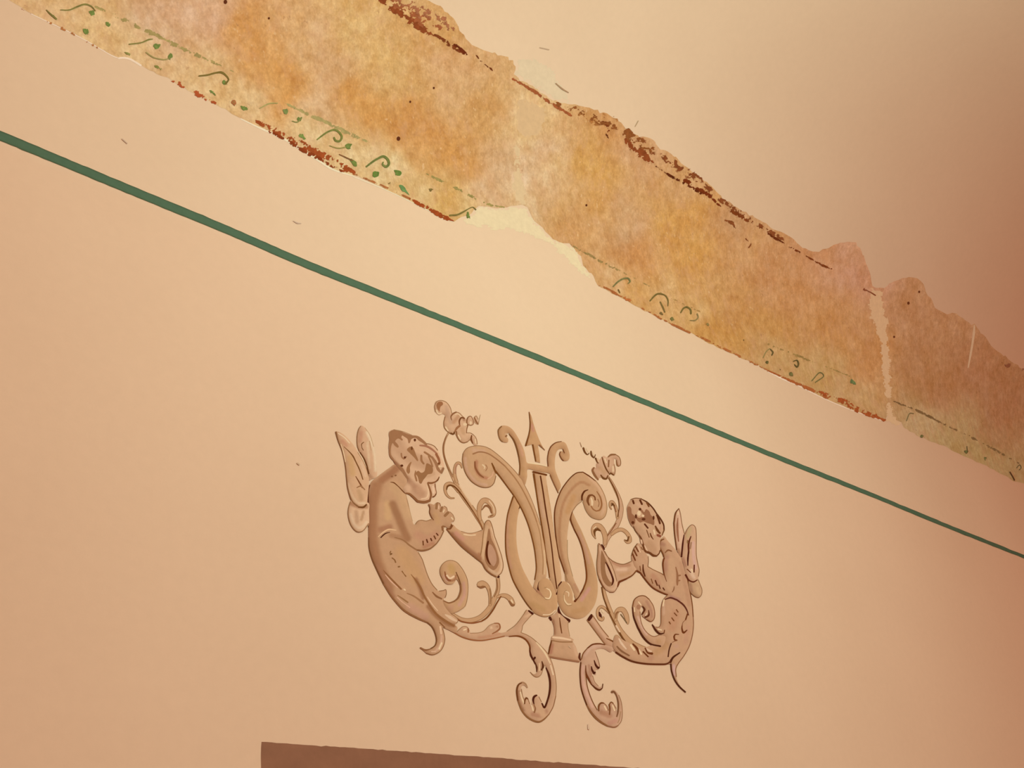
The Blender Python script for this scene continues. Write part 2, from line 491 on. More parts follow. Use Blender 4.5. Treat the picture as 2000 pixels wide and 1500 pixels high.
def fresco_col(v):
    q = v + 9 * np.c_[np.sin(v[:, 1] * .061 + v[:, 0] * .023), np.sin(v[:, 0] * .057 - v[:, 1] * .031)]
    d2 = ((q[:, None, :] - FC[None, :, :2]) ** 2).sum(2) + 24.0 ** 2
    w = 1 / d2 ** 1.8
    c = (w @ FC[:, 2:]) / w.sum(1, keepdims=True)
    c = c * .88 + .12 * hx('CFA06C') * (c.mean(1, keepdims=True) / hx('CFA06C').mean())
    n1 = (value_noise(v, 26, 11) + value_noise(v * (1, .7), 12, 12) + value_noise(v * (1, .6), 6, 13) - 1.5)[:, None]
    n2 = (value_noise(v, 5, 14) - .5)[:, None]
    return np.clip(c * np.array([1.07, 1.09, 1.14]) * (1 + n1 * np.array([.07, .14, .24]) + n2 * np.array([.14, .17, .19])), .01, 1)
m = Mesh()
m.fill(np.vstack([rough(BOT, .9, 7, False), rough(TOP, 1.5, 6, False)]), 'CF9A5A', (), grid=3.6, smooth=False, colfn=fresco_col)
panel = finish('fresco_panel', m, M_FRESCO, fres)

def fpart(name, mat=M_PAINT, **kw):
    m = Mesh()
    return m, (lambda: finish(name, m, mat, fres, **kw))

# plaster fillings: lost border in the middle, seams between the pieces, rubbed patch above
for nm, tone, pts, amp in (
    ('plaster_patch', 'EBCF9E', '889,434 905,424 918,419 927,410 936,402.5 956,404.5 972,408 992,405.5 1007,402 1020,400 1031,406 1036,416 1046,433 1056,441 1066,454 1081,468 1101,476 1113,476 1123,488 1136,501 1138,511 1146,526 1160,541 1166,555 1150,548 1132,532 1112,516 1090,497 1070,480 1045,466 1020,456 985,450 950,447 915,443', .8),
    ('plaster_patch', 'E3C79C', '1004,146 1009,131 1004,119 1020,112 1040,113 1060,120 1078,132 1090,148 1098,168 1110,184 1112,202 1080,196 1060,182 1040,167 1013,151', 1.2),
    ('plaster_seam', 'E0BC8A', '1004,275 1014,285 1018,310 1022,335 1024,360 1027,385 1029,402 1018,401 1006,402 1003,380 1000,350 1003,330 1006,312 1002,292', 1.0),
    ('plaster_seam', 'C6946A', '1699,560 1708,562 1722,563 1727,572 1727,590 1732,612 1734,640 1735,665 1739,690 1741,720 1742,750 1742,775 1746,792 1749,810 1760,825 1765,836 1748,832 1729,823 1731,806 1730,785 1727,765 1722,740 1719,712 1718,690 1715,660 1709,640 1698,625 1693,600 1697,580', .9),
    ('plaster_patch', 'DCB380', '1012,190 1030,196 1050,203 1068,210 1070,225 1064,242 1056,256 1046,266 1030,275 1016,262 1006,248 1004,225', 1.2),
):
    m, done = fpart(nm, M_PLASTER)
    m.fill(rough(P(pts), amp, 6), tone, (), grid=2.6, smooth=False, fade=(.05, 1.25, 9))
    done()
m, done = fpart('plaster_scratch', M_PLASTER); m.line('B98A66', (2, 5, 4, 4, 2), '1903,635 1902,650 1899,672 1895,695 1891,718', step=3); done()
# plaster lip along the lower edge, its lamp-lit highlight painted as flat pale ribbons
for pts, w in (('60,27 100,46 160,75 215,107 232,114', 1.8), ('232,114 240,113 252,115 262,120 275,128', 4), ('470,232 505,249 550,269 585,290 620,312 650,331 690,344', (2, 3.5, 4, 4.5, 4, 2)),
               ('690,345 760,374 840,413 886,434', 1.6), ('1560,754 1600,774 1650,796 1700,814 1728,823', 2), ('1500,726 1530,741 1560,754', (2, 3, 1.5))):
    m, done = fpart('plaster_lip_highlight', M_PLASTER); m.line('EED6AC', w, pts, step=4); done()

# green upper line of the lower border, and the pale ground under it
for pts, w, tone in (('180,10 240,38 300,67 350,92 400,114 455,140', (3, 7, 8, 7, 6, 3), 'A68C52'), ('545,196 600,222 650,245 690,265 720,278', (3, 6, 7, 7, 3), 'A89258'),
                     ('830,338 870,358 910,378 950,398 985,405', (2, 6, 6, 5, 2), 'A08A4C'), ('1116,478 1150,498 1190,519 1225,536 1270,560', (3, 5, 4, 3, 2), '9C7C46'),
                     ('1290,572 1330,592 1370,610', (2, 3, 2), 'A87C44'), ('1500,672 1550,692 1600,711 1660,735', (3, 4, 4, 2), '95703C'), ('1740,782 1800,806 1850,832 1920,866 1990,905', (3, 4, 4, 4, 3), '75502E')):
    m, done = fpart('green_border_line', M_FRESCO2); m.line(tone, w, pts, .62, 1.5, True); done()
# red borders, worn
for pts, w, a, tone in (('700,-28 740,-2 770,18 800,38 830,58 850,70', (9, 10, 12, 14, 12, 7), .66, '8E4520'), ('765,2 790,14 815,28 840,42 858,55', (14, 22, 26, 26, 12), .55, 'A65C34'),
                        ('845,66 870,82 890,95 912,107', (6, 7, 6, 5), .62, '7C3C1A'), ('886,86 900,97 912,107', (5, 6, 4), .7, '6A2A10'), ('930,108 938,118 950,127 962,138', (2, 5, 5, 3), .66, '6A2E10'),
                        ('1001,154 1020,165 1042,178 1065,194 1090,210 1116,226', (4, 5, 6, 6, 7, 4), .85, 'A65A30'), ('1090,203 1115,210 1140,224 1170,238 1200,246', (5, 10, 14, 14, 6), .5, 'B07038'),
                        ('1172,232 1184,242 1188,256 1182,262', (5, 8, 7, 4), .62, '7A3614'), ('1184,262 1190,273', (4, 3), .8, '5E260C'), ('1180,222 1200,232 1216,246', (8, 12, 6), .52, 'B4763E'),
                        ('1222,272 1235,288 1255,302 1275,320', (7, 12, 14, 8), .6, '8C441E'), ('1240,272 1262,280 1276,300', (10, 16, 10), .52, 'A05C34'),
                        ('1281,325 1300,338 1320,350 1336,358', (2, 2.5, 2.5, 2), .66, '7A3C18'), ('1296,310 1320,325 1345,345 1365,356', (8, 12, 10, 5), .47, 'A2663A'), ('1336,352 1352,362 1370,374 1386,384 1410,406', (6, 12, 9, 7, 2), .58, '742F0E'),
                        ('1420,408 1445,420 1470,436 1500,452', (5, 8, 9, 5), .57, '7A3814'), ('1416,430 1430,436 1440,452', (3, 6, 1), .6, '80421E'), ('1456,466 1466,476 1462,484', 2, .75, '80421E'),
                        ('1500,456 1515,466 1530,474', (3, 4, 2), .85, '662A0C'), ('1532,476 1545,484 1562,493', (3, 3, 3), .62, '6E3010'), ('1574,500 1595,512 1612,521 1626,526', (2, 3.5, 4, 3), .75, '763614'), ('1687,565 1700,571 1710,577', (4, 2, 2), .9, '7A3C20'),
                        ('335,157 365,172 395,190 428,207', (5, 10, 11, 4), .6, 'AE5028'), ('40,16 90,42 140,64 190,94', (3, 4, 5, 3), .52, 'B06A38'),
                        ('500,236 530,252 560,268 600,290 640,312 668,326 692,338', (5, 12, 15, 16, 16, 14, 6), .62, 'A04A20'), ('520,254 560,274 600,298 640,320 668,334', (4, 6, 7, 7, 5), .7, '8A3A16'),
                        ('692,340 740,360 800,388', (3, 3, 3), .62, 'B06838'), ('800,389 822,400 845,412 868,424 886,433', (4, 7, 8, 8, 3), .66, 'A0461C'),
                        ('1168,556 1200,572 1250,600 1310,632 1370,660 1440,694 1500,724', (4, 4, 3.5, 3.5, 4, 3.5, 3), .68, 'AA6030'), ('1215,580 1235,590 1255,602', (4, 9, 3), .58, 'BE6A34'),
                        ('1500,724 1540,742 1580,760 1620,778', (2, 4, 6, 6), .64, 'A25428'), ('1600,766 1640,782 1680,800 1728,820', (6, 11, 12, 6), .62, '9A461E'),
                        ('1950,706 1975,716 2000,724', (4, 8, 6), .5, '7A4228'), ('1085,202 1130,216 1175,234 1212,252 1245,275 1282,298', (6, 12, 16, 16, 16, 10), .46, '8E5024'),
                        ('1290,304 1330,328 1365,352 1400,384 1440,412 1490,444 1540,474', (10, 14, 12, 8, 8, 8, 5), .46, '844420'), ('770,-4 800,12 830,26 862,40 885,60', (10, 18, 22, 20, 8), .45, 'AC6A44'), ('1270,318 1310,344 1350,366 1390,392', (3, 4, 4, 3), .5, '5E260C')):
    m, done = fpart('red_border', M_FRESCO2); m.line(tone, w, pts, a, 1.5, True); done()

# dark pits in the fresco
for x, y, r in ((847, 172, 2), (801, 199, 2), (778, 271, 3.6), (525, 36, 2), (1145, 401, 2), (1746, 658, 2), (1774, 592, 2.6), (1795, 570, 2), (440, 4, 3.5)):
    m, done = fpart('dark_pit'); m.dot('5E2A12', x, y, r, r * 1.2); done()

# green leaves of the lower border, one by one
def leaf(x, y, lx, w, ang, tone='6F7A38'):
    a = math.radians(ang); ca, sa = math.cos(a), math.sin(a)
    base = np.array([(-.5, 0), (-.28, .42), (.05, .5), (.35, .28), (.5, 0), (.3, -.34), (-.05, -.5), (-.32, -.34)]) * (lx, w)
    base = base + RNG.normal(0, .09, base.shape) * (lx, w)
    q = np.c_[x + base[:, 0] * ca - base[:, 1] * sa, y + base[:, 0] * sa + base[:, 1] * ca]
    m, done = fpart('leaf', M_FRESCO2); m.fill(q, tone, (('848A48', w * .5, '%f,%f' % (x, y), .4),), grid=1.8, fade=(.45, 1.1, 2)); done()
for a in ((181, 26, 16, 11, 20), (210, 49, 11, 13, 60), (167, 62, 14, 10, 60), (105, 33, 18, 5, 45), (305, 91, 11, 12, 80), (332, 111, 9, 14, 10), (308, 132, 18, 6, 30, '86803C'), (250, 106, 18, 5, 35, '8A7E40'), (438, 161, 13, 8, 40), (414, 181, 16, 6, 40),
          (476, 212, 16, 9, 30), (557, 218, 11, 10, 40, '7E8446'), (584, 233, 13, 9, -50), (589, 267, 18, 10, 40, '7A8A40'), (680, 287, 16, 11, -25), (690, 317, 19, 9, 50), (734, 341, 15, 13, 10, '647A32'), (776, 338, 17, 13, 0, '687E36'), (788, 370, 24, 9, 50, '6C8A4C'),
          (841, 371, 6, 9, 80, '7A5A2C'), (915, 421, 15, 8, 60), (761, 357, 9, 4, -40, '8A6A3A'), (1312, 623, 9, 8, 20, '7C6A38'), (1291, 613, 9, 5, 45, '7A5A30'), (1381, 634, 8, 6, 20, '8A6A3A'), (1498, 708, 8, 5, 60, '5E4A24'), (1545, 731, 9, 8, -40, '6E5A30'), (1526, 724, 10, 4, 40, '70582E'),
          (1666, 746, 14, 8, 30, '5E6238'), (1453, 664, 7, 4, 60, '704E28'), (1800, 852, 6, 7, 50, '5E4826'), (1887, 882, 6, 8, 70, '5A4826'), (1924, 896, 6, 7, 60, '5A4826'), (456, 200, 16, 9, 50, 'B0683C')):
    leaf(*a)
for pts, w, tone in (('118,20 135,20 150,14 165,9 178,13 186,22', (2, 3, 4, 4, 3, 2), '7E7038'), ('90,20 98,28 110,38', (2, 4, 4), '7A6A34'), ('252,87 275,84 290,78 298,77', (3, 3, 4, 2), '86783C'), ('285,103 300,113 320,117 331,114', (3, 3, 3, 2), 'A08A50'),
                     ('388,149 405,147 420,143 432,142 441,148 446,156 440,164', (3, 4, 4, 5, 4, 3, 5), '78622C'), ('570,237 580,239 588,232', (2, 3, 4), '8C8448'), ('507,212 525,203 542,202', (2, 3, 2), 'A89A58'),
                     ('619,273 632,263 642,257 653,254 662,259 667,268 663,276 655,275 652,269', (3, 4, 4, 5, 5, 5, 5, 5, 4), '7C7A3A'), ('643,285 660,290 674,288', (2, 3, 3), 'A08C4C'), ('662,302 675,308 688,314', (2, 3, 3), '8A5C34'),
                     ('715,326 728,316 738,310 748,306 756,311 759,320 754,326 747,322 748,317', (4, 5, 5, 6, 6, 6, 6, 4, 3), '74763A'), ('878,421 892,420 905,414 915,408 923,405 929,410', (4, 4, 4, 2, 2, 3), '7C6A34'), ('1197,560 1206,551 1216,545 1226,544 1230,550 1226,554', (3, 4, 4, 4, 4, 2), '7E7240'),
                     ('1207,566 1210,572', 3, '7A5C2E'), ('1269,588 1278,578 1286,574 1298,577 1304,586 1304,598', (3, 4, 4, 3, 3, 2), '76602E'), ('1289,590 1294,600 1298,610', (3, 4, 3), '7E6434'), ('1329,611 1334,603 1341,600 1348,605 1349,613', (3, 4, 4, 4, 4), '74602E'), ('1347,626 1357,626 1363,620 1361,613', (2, 3, 3, 3), '8E7444'),
                     ('1490,699 1496,687 1503,681', 2, '8A7440'), ('1504,682 1509,688 1507,694', (2, 4, 3), '644E28'), ('1549,706 1556,704 1559,711 1556,717 1551,712', (2, 3, 4, 4, 2), '5E4A24'), ('1585,744 1600,728 1608,735 1592,747', 2.5, '6E5C32'), ('1770,822 1776,808 1784,808', 2, '6E5632'), ('1985,914 1991,908 1994,914 1990,918', 2, '5E4426'),
                     ('1972,922 1978,932 1981,938', 3, '4E2A14'), ('1888,872 1889,884', 2, '5A4020')):
    m, done = fpart('tendril', M_FRESCO2); m.line(tone, np.atleast_1d(np.array(w, float)).repeat(1 if hasattr(w, '__len__') else 2) * .82, pts, step=2); done()

# faint scratches on the plain wall
for pts, w, tone in (('572,432 580,436 588,437', (1, 2.5, 1), 'CBA98A'), ('238,272 248,281', 2, 'C4A080'), ('580,905 584,908', 3, 'C8A078'), ('1085,163 1098,174 1110,181', (2, 3, 1.5), 'B08860'), ('1054,93 1072,97', 2, 'C8A680'), ('1240,247 1244,240 1246,236', 1.5, 'B89468'),
                     ('1148,1415 1149,1424', (3, 4), 'CFA582'), ('1110,1262 1114,1266', 2.5, 'C89C74')):
    m = Mesh(); m.line(tone, w, pts); finish('scuff_mark', m, M_FLAT, wall)

# ---------------------------------------------------------------- the painted emblem: lyre between two winged trumpeters
HL, LT, MD, SH, DK, LN, BK = 'E6BE90', 'DBAC7F', 'CB9A6A', 'B07B54', '8E5A34', '70401A', '4A1808'
emb = empty('painted_emblem', hit(1102, 1290), 'brown monochrome mural of a lyre between two winged cherubs blowing trumpets', 'mural')
HGT[0] = .0003; LIFT[0] = 2e-6

def E(name, parent, outline=None, base=MD, washes=(), lines=(), blobs=(), dots=(), extra=None, label=None, grid=2.4, smooth=True):
    m = Mesh()
    if outline:
        m.fill(P(outline), base, washes, grid, smooth, dim=np.array([.955, .915, .94]), brushed=True)
    for b in blobs:
        m.blob(*b)
    for l in lines:
        w = np.atleast_1d(np.array(l[1], float)) * (.98 if hx(l[0]).sum() < .8 else .9)
        m.line(l[0], w if len(w) > 1 else float(w[0]), *l[2:])
    for d in dots:
        m.dot(*d)
    return finish(name, m, M_PAINT, parent, label)

def vine(name, parent, bands, lines=(), dots=(), label=None):
    """tapered brush bands: dark edge, body, light core"""
    m = Mesh()
    for b in bands:
        pts, w = b[0], b[1]
        tone = b[2] if len(b) > 2 else MD
        w = list(w) if hasattr(w, '__len__') else [w, w]
        m.line('9A683E', [x + 1.3 for x in w], pts)
        m.line(tone, [max(.4, x - .9) for x in w], pts, dim=(.93, .88, .90))
    for l in lines:
        m.line(*l)
    for d in dots:
        m.dot(*d)
    return finish(name, m, M_PAINT, parent, label)

# ---- tendrils behind everything
fl = vine('flower_stem', emb, [('876,845 870,857 866.5,870 866,882 868.5,895 873,908 879,922 886,936 893,950', (2.2, 2.2, 2.2, 2.2, 2.4, 3, 3.5, 5, 6), 'D2A274'),
    ('889,940 896,955 907,972 921,992 933,1010 942,1026 945,1038', (6, 9, 9, 8, 9, 7, 4)),
    ('892,942 888,928 888.5,913 893,905 899,906 902,914', (5, 5.5, 5, 5, 4, 1.5)),
    ('897,960 888,950 879,944.5 871,947 869,956 872,966 879,972.5 887,973', (8, 7, 6, 5.5, 5, 4, 2.5, 1.5)),
    ('938,1016 935.5,1002 937,988 943,978.5 951,978 959,985 964,996 963.5,1006 954,1010', (5, 7, 9, 9.5, 9.5, 9, 8, 6, 2))],
    [(DK, (1.5, 2.5, 2.5, 2.2, 1.5), '872,850 866,868 866,885 872,907 884,932'), ('6E3C14', (2, 3.6, 3, 3, 3, 2), '872,957 874,950 881,948 891,954 906,973 925,1001'), ('8A5228', 2.5, '925,1001 938,1023 943,1036'),
     (DK, (2, 4, 5, 3), '941,996 948,988 956,991 960,1002'), (DK, 2, '957,1009 963,1006'), ('B27A58', 3, '889,925 890,912 894,906'), ('E0B488', 2.2, '897,948 908,966 922,986'), ('E2B98E', 2, '955,978 963,990 965,1002')],
    label='stem with curling leaves at the larger cherub')
flower1 = E('flower', fl, '850,785 856,782.5 864,783 872,787 879,796 882,806 886,807 891,804.5 897,806 902,812 907,815 911,820 914,814 919,813 923,819 926,814 930,813 933,820 935,827 933,829 929,828 925,824 924,830 919,831 914,829 913,834 911,840 912,845 918,846 922,850 928,852 932,860 932,869 926,870 921,864 917,860 911,864 903,865 896,860 891,852 888,848 881,848 874,844 868,836 866,827 868,819 869,812 864,809 857,811 850,805 848,796',
  LT, [('CFA27A', 10, '872,795 876,812 882,825'), ('C89468', 8, '886,825 896,812'), ('CE9E70', 10, '905,845 902,838'), (SH, 6, '906,820')],
  [('9A6A42', (2, 1.4, 1.4, 1.4), '850,804 848.5,793 854,784 863,782.5 872,786.5 879,796 882.5,808'), (DK, (1.5, 3.2, 3), '882,821 880.5,814 885,808 891,805'), ('9A6A42', 1.3, '891,805 897,807 903,813 907,817'),
   ('7A4420', (2.2, 3.4, 3.2, 2.5), '897.5,831 897,822 901,816 907,817.5'), (DK, (2.6, 3, 2, 1.5, 1.5), '912.5,831 911.5,822 914.5,814.5 920,813.5 924,821'), ('9A6A42', 1.6, '924,821 924.5,828 919,831 914,829'), (DK, (2.2, 3.2, 2.8), '926,815.5 929,822 933,828.5'), ('9A6A42', 1.3, '926,815 930,812.5 933.5,819'), ('A87C50', (1.2, 1.2, .8), '934,829 936,818 938,810'),
   ('8E5E36', 1.8, '869,814 866.5,826 868,836 874,843 881,848'), (LN, (3, 3.5, 3), '880,846 885,848 888,843'), ('A0663E', (3, 4.5, 4), '888,843 892,836.5 898,831.5'), (DK, (3, 2.4, 2, 2, 2), '891,843 892.5,853 898,861.5 905,865 913,863'), ('9A6A42', 1.5, '913,863 918,858.5'), (DK, (2.2, 2, 1.6), '914,830 911.5,838 911,846'),
   ('9A6A42', 1.3, '912,845.5 919,846 925,850 930,857 932,868'), ('7A4420', (2.5, 3.6, 2), '921,850.5 920,858 923,866'), (HL, 3, '870,834 875,841.5'), (HL, 3, '895,850 899,858'), (HL, 2.6, '928,858 929,866'), (HL, 3, '852,801 856,808 862,807'), (HL, 2.2, '889,809 895,809 900,814'), ('A86C44', 2.4, '857,801 858,803')],
  [('A0663E', '852,791 856,785 863,785 865,790 860,795 858,803 854,799')], [(HL, 908, 829, 4, 3), (HL, 919, 826, 2.6, 3.6)], grid=2)
fr = vine('flower_stem', emb, [('1187,930 1195,943 1202,957 1208,970 1212,983 1213,995 1210.5,1010 1204,1026 1194,1040 1186,1053 1181,1068', (2.5, 4, 5, 5.5, 6.5, 8, 8.5, 9, 9, 7, 4), 'D0A076'),
    ('1206,1012 1204,998 1200,986 1195,980 1191.5,982 1191,989 1194,995', (5, 5.5, 5, 5, 4, 3, 1.2)),
    ('1181,1063 1181.5,1048 1178,1037 1171,1028 1163,1026.5 1158,1033 1158,1043 1163,1052', (6, 9, 9, 9, 8, 6.5, 4, 1.2)),
    ('1194,1044 1204,1036.5 1214,1034.5 1223,1040 1229,1049 1230,1057 1225,1059.5 1219.5,1055', (5, 7, 6, 6.5, 6.5, 6, 4, 2))],
    [(LN, (1.5, 2.5, 2.6, 2.2), '1188,932 1196,947 1203,961 1208,976'), (LN, 2, '1208,976 1209,992 1206,1010'), ('8A5230', 2, '1203,1022 1194,1036 1186,1047'), (LN, (2, 3.5, 3), '1194.5,988 1196,984 1200,989'), ('8A5230', 1.8, '1200,989 1203,1000'), (LN, (1.6, 5, 5, 2), '1162,1048 1161,1038 1166,1034 1173,1037'), (LN, (1.5, 3.5, 2.5), '1219.5,1054.5 1225,1056 1228,1048'), (HL, 2, '1159,1033 1164,1028.5'), (BK, (3, 4.5, 3), '1175,1064 1177,1068 1180,1073')],
    label='stem with curling leaves at the smaller cherub')
flower2 = E('flower', fr, '1164,906 1169,900 1175,893 1179,890 1184,893 1186,893 1192,888 1200,887 1208,891 1212,900 1212,908 1208,911 1204,906 1203,898 1199,897 1200,910 1202,922 1200,928 1194,926 1190,922 1189,930 1186,936 1180,936 1174,933 1170,934 1168,938 1162,933 1157,925 1155,917 1159,912 1164,914',
  'D6A67C', [('CE9E70', 10, '1172,915 1180,922')],
  [(DK, (2, 4, 3), '1187,893 1193,888.5 1202,888'), ('8E5E36', 1.7, '1202,888 1209,893 1212,902 1211,909 1207,911'), (DK, (2, 3.4, 2.5), '1203.5,899 1205,908 1207,910'), (DK, 2.8, '1189,899 1188,912'), (LN, (2, 3, 3, 2), '1175.5,893 1179,905 1184,917 1191,927'), (DK, (3, 4, 4.5), '1160,913.5 1157,919 1161,928'), (DK, (4.5, 3), '1161,928 1168,937'), (LN, (2.5, 4, 3.5, 2.5), '1173,928 1178,934 1184,935 1187,929'),
   (LN, (3, 3), '1192,924 1199,928'), ('9A6A42', 1.6, '1199,928 1201.5,919 1199,907'), (HL, 3, '1197,911 1197,921'), (HL, 3, '1181,896 1184,904'), ('9A6A42', (.8, 1.6), '1132.5,864 1135.5,873'), (LN, (4, 3.5, 2.2, 1.6), '1139,875 1142,883 1147,888 1150.5,885'), (HL, 2.6, '1145,876 1148,882'), (LN, (3, 3.6, 2.4, 1.6), '1154,881.5 1155,889 1160,894 1162.5,888'), (HL, 3, '1158,884 1160,890'), (LN, (3.5, 3, 2), '1163,895 1166,902 1168,905'), (LT, 4, '1167,896 1169,902')], grid=2)

# ---- left tendril below the trumpet, right tendril and rod
vine('leaf_tendril', emb, [('972,1128 973,1145 970.5,1158 964,1172 957,1186 947,1198 935,1207 918,1212 903,1211 890,1204 878,1196', (6, 6.5, 7.5, 9, 9, 9, 8.5, 8, 8, 6, 4)),
    ('971,1166 980,1163 989,1164.5 997,1171 1002,1181', (4, 6, 8, 9.5, 8)), ('957,1182 957,1166 955,1153 950,1143.5 942,1139.5 935,1142', (5, 5, 6, 7, 10, 10))],
    [('7E441C', (2.5, 3, 3.5, 3.5, 3), '978,1165 970,1178 962,1192 951,1206 940,1213.5'), ('8E4E28', 2.6, '940,1213.5 922,1217 902,1214 892,1208'), (DK, (3, 5, 3), '994,1174 1000,1182 1004,1181'), (HL, 3, '998,1172 1001,1177'), (DK, (2, 4.5, 3), '932,1145 939,1147.5 947,1146'), (BK, 3.5, '972,1128 974,1127'), ('8A5832', 1.8, '970,1132 971,1150 965,1166'), ('8E5C34', 1.6, '956,1150 958,1165 957,1180')])
vine('leaf_tendril', emb, [('1178,1148 1182,1165 1187,1181 1193,1197 1201,1213 1209,1229 1219,1243 1231,1256 1246,1264 1260,1268', (4, 5.5, 6.5, 8, 9, 10, 11, 13, 12, 8)),
    ('1190,1197 1182,1189 1174,1185 1168,1190 1167,1200 1171,1208 1176,1210 1178,1206', (4, 4.5, 5, 5, 5, 6, 6, 4)), ('1202,1212 1203,1198 1208,1191 1216,1191 1222,1200 1225,1211 1226,1218', (5, 7, 8, 9, 9, 7, 3))],
    [(LN, (3, 2.2, 2.6, 3), '1175,1147 1178,1165 1184,1182 1190,1197'), (LN, (3.5, 2.4, 2.6, 3.5, 3.5, 2), '1185,1188 1193,1204 1203,1223 1213,1242 1224,1258 1232,1269'), (BK, (3, 6, 3), '1170,1196 1172,1202 1174,1205'), (HL, 4, '1176,1191 1178,1196'), (DK, (2, 3.5, 2.6), '1202,1208 1203,1199 1207,1195'), ('7A5A38', 2.2, '1212,1200 1218,1208 1224,1217'), ('E0B48C', 3, '1203,1222 1210,1234')])
E('brace_rod', emb, '1146,1211 1154,1200 1157,1201 1165,1213 1175,1228 1187,1243 1200,1255 1210,1268 1225,1282 1212,1280 1195,1270 1182,1260 1172,1246 1160,1230 1150,1218', 'CC9A72', [('D8A880', 5, '1156,1210 1170,1230 1185,1248')],
  [('8E5A34', 2, '1146,1211 1160,1230 1172,1246 1183,1260 1192,1266'), ('8E5A34', 1.8, '1157,1202 1175,1228 1188,1244'), ('7A441E', (2, 3.5, 4, 3), '1184,1247 1198,1254 1207,1265 1222,1280')], [(BK, '1146,1211 1154,1199.5 1157.5,1204 1151,1213')])

# ---- lower scrolls
E('scroll_foot', emb, '863,1221 872,1228 887,1236 902,1244 920,1250 940,1251.5 960,1248.5 985,1243 1000,1243.5 1015,1243 1028,1250 1035,1262 1035,1275 1038,1286 1044,1292 1048,1303 1048,1313 1042,1317 1035.5,1313 1042,1320 1049,1322.5 1056,1318 1059,1309 1062,1303 1064,1300 1069,1309 1073,1322 1075,1338 1074,1352 1071,1366 1066,1378 1062,1383 1057,1372 1052,1361 1046,1356 1040,1361 1039,1371 1037,1379 1034,1372 1031,1364 1026,1361 1023,1365 1019,1357 1017,1347 1019,1340 1024,1339 1029,1344 1030,1341 1025,1333 1018,1331 1011,1337 1008,1347 1009,1362 1013,1376 1021,1391 1031,1402 1043,1409 1053,1410 1064,1404 1074,1393 1081,1378 1085,1361 1086,1343 1084,1325 1081,1308 1076,1292 1070,1278 1060,1266 1050,1255 1042,1249 1030,1241 1018,1236 1019,1229 1021,1221 1030,1210 1040,1199 1028,1191 1020,1203 1011,1216 1000,1228 985,1235 973,1235 976.5,1226 975,1218.5 965,1217.5 955,1222 945,1232 935,1236 920,1237 917,1232 912,1225 904,1224 897,1229 892,1234 880,1228 870,1222',
  'CE9E74', [('B98460', 10, '1040,1395 1055,1398 1066,1390'), ('D0A074', 14, '1055,1380 1060,1395'), (LT, 5, '1025,1205 1034,1200'), ('C89068', 6, '935,1245 955,1243 975,1238'), ('B07C56', 5, '1012,1350 1014,1372 1022,1388'), (SH, 6, '971,1224'), (HL, 6, '959,1226')],
  [('9A5A32', (1.5, 2.2, 2.5, 2.5, 2.2, 2), '872,1228 887,1236 902,1244 920,1249.5 940,1251 960,1248 985,1242.5'), ('7A3E16', (2, 3, 3, 3, 3, 3), '994,1243 1012,1242.5 1026,1249 1034,1261 1035,1274 1040,1288'), ('4E1C08', (2, 4, 4, 4, 3.5, 4, 3), '1066,1304 1071.5,1318 1074,1334 1073,1352 1069,1368 1063,1382 1058,1374'),
   ('9A6A42', 1.5, '1018,1236 1030,1241 1042,1249 1060,1266 1070,1278 1077,1293 1083,1315 1086,1340 1085,1360'), ('8E5A34', 1.8, '1085,1360 1080,1380 1072,1395'), ('8E5A32', (2, 3, 3.5, 3.5, 3.4, 3, 2.6), '1072,1395 1062,1405 1052,1410 1040,1407 1028,1399 1018,1386 1011,1368'), ('6E3A18', (3, 3.5, 3.5, 2), '1011,1368 1009,1350 1012,1338 1020,1333'), ('A87850', (3, 3, 1.5), '1020,1333 1026,1336 1030,1343'),
   ('9A6A42', 1.3, '1018,1346 1020,1358 1023,1366'), (HL, 3, '1016,1352 1019,1364 1023,1374'), (BK, (2, 4, 4.5, 3), '1042.5,1376 1041,1367 1043,1361 1048,1358'), ('8E5A34', (2, 3, 3), '1042,1376 1045,1384 1043,1392'), (HL, 3, '1038,1378 1041,1388'), ('6E3A18', (2.5, 3, 3.5, 2), '1024,1375 1025,1367 1028,1363.5 1031,1366'), ('8E5A34', 1.4, '1031,1366 1034,1375'), ('8E5A34', 1.4, '1052,1361 1057,1371'),
   ('4E1C08', (1, 3.4, 3.4, 2), '1034.5,1265 1036,1279 1041,1288 1045,1297'), (BK, 4, '1044.5,1284 1043,1287'), ('5A2A10', (1.5, 3.5, 2), '1045,1294 1048,1304 1048,1312'), ('5A2A10', (2, 5, 3), '1058,1292 1060,1302 1057,1309'), ('9A6A42', 1.4, '1035.5,1313 1042,1320 1049,1322.5 1056,1318 1060,1307'), (HL, (2, 4, 3.5, 2), '1047,1255 1056,1265 1066,1279 1074,1296'), ('E6BC92', 3, '1075,1300 1080,1318'), (LT, 3, '1053,1296 1053,1310'),
   ('9A6A42', 1.5, '990,1233 1005,1222 1016,1209 1028,1191.5'), ('9A6A42', 1.3, '1040,1199 1030,1210 1021,1221 1019,1230 1017,1236'), (BK, (3.5, 5), '1032,1193 1040,1199'), ('9A6A42', 1.4, '892,1234 897,1229 904,1224 912,1225 916,1232'), ('9A5E38', 3, '914,1228 914,1235'), (HL, 3, '905,1231 910,1229'), ('A87850', 1.5, '918,1237 935,1236 945,1232 955,1222 965,1217.5'), ('9A5E38', (2, 3, 3.4, 2), '965,1217.5 974,1218.5 976,1227 970,1233 961,1238')], label='curling foot scroll below the larger cherub')
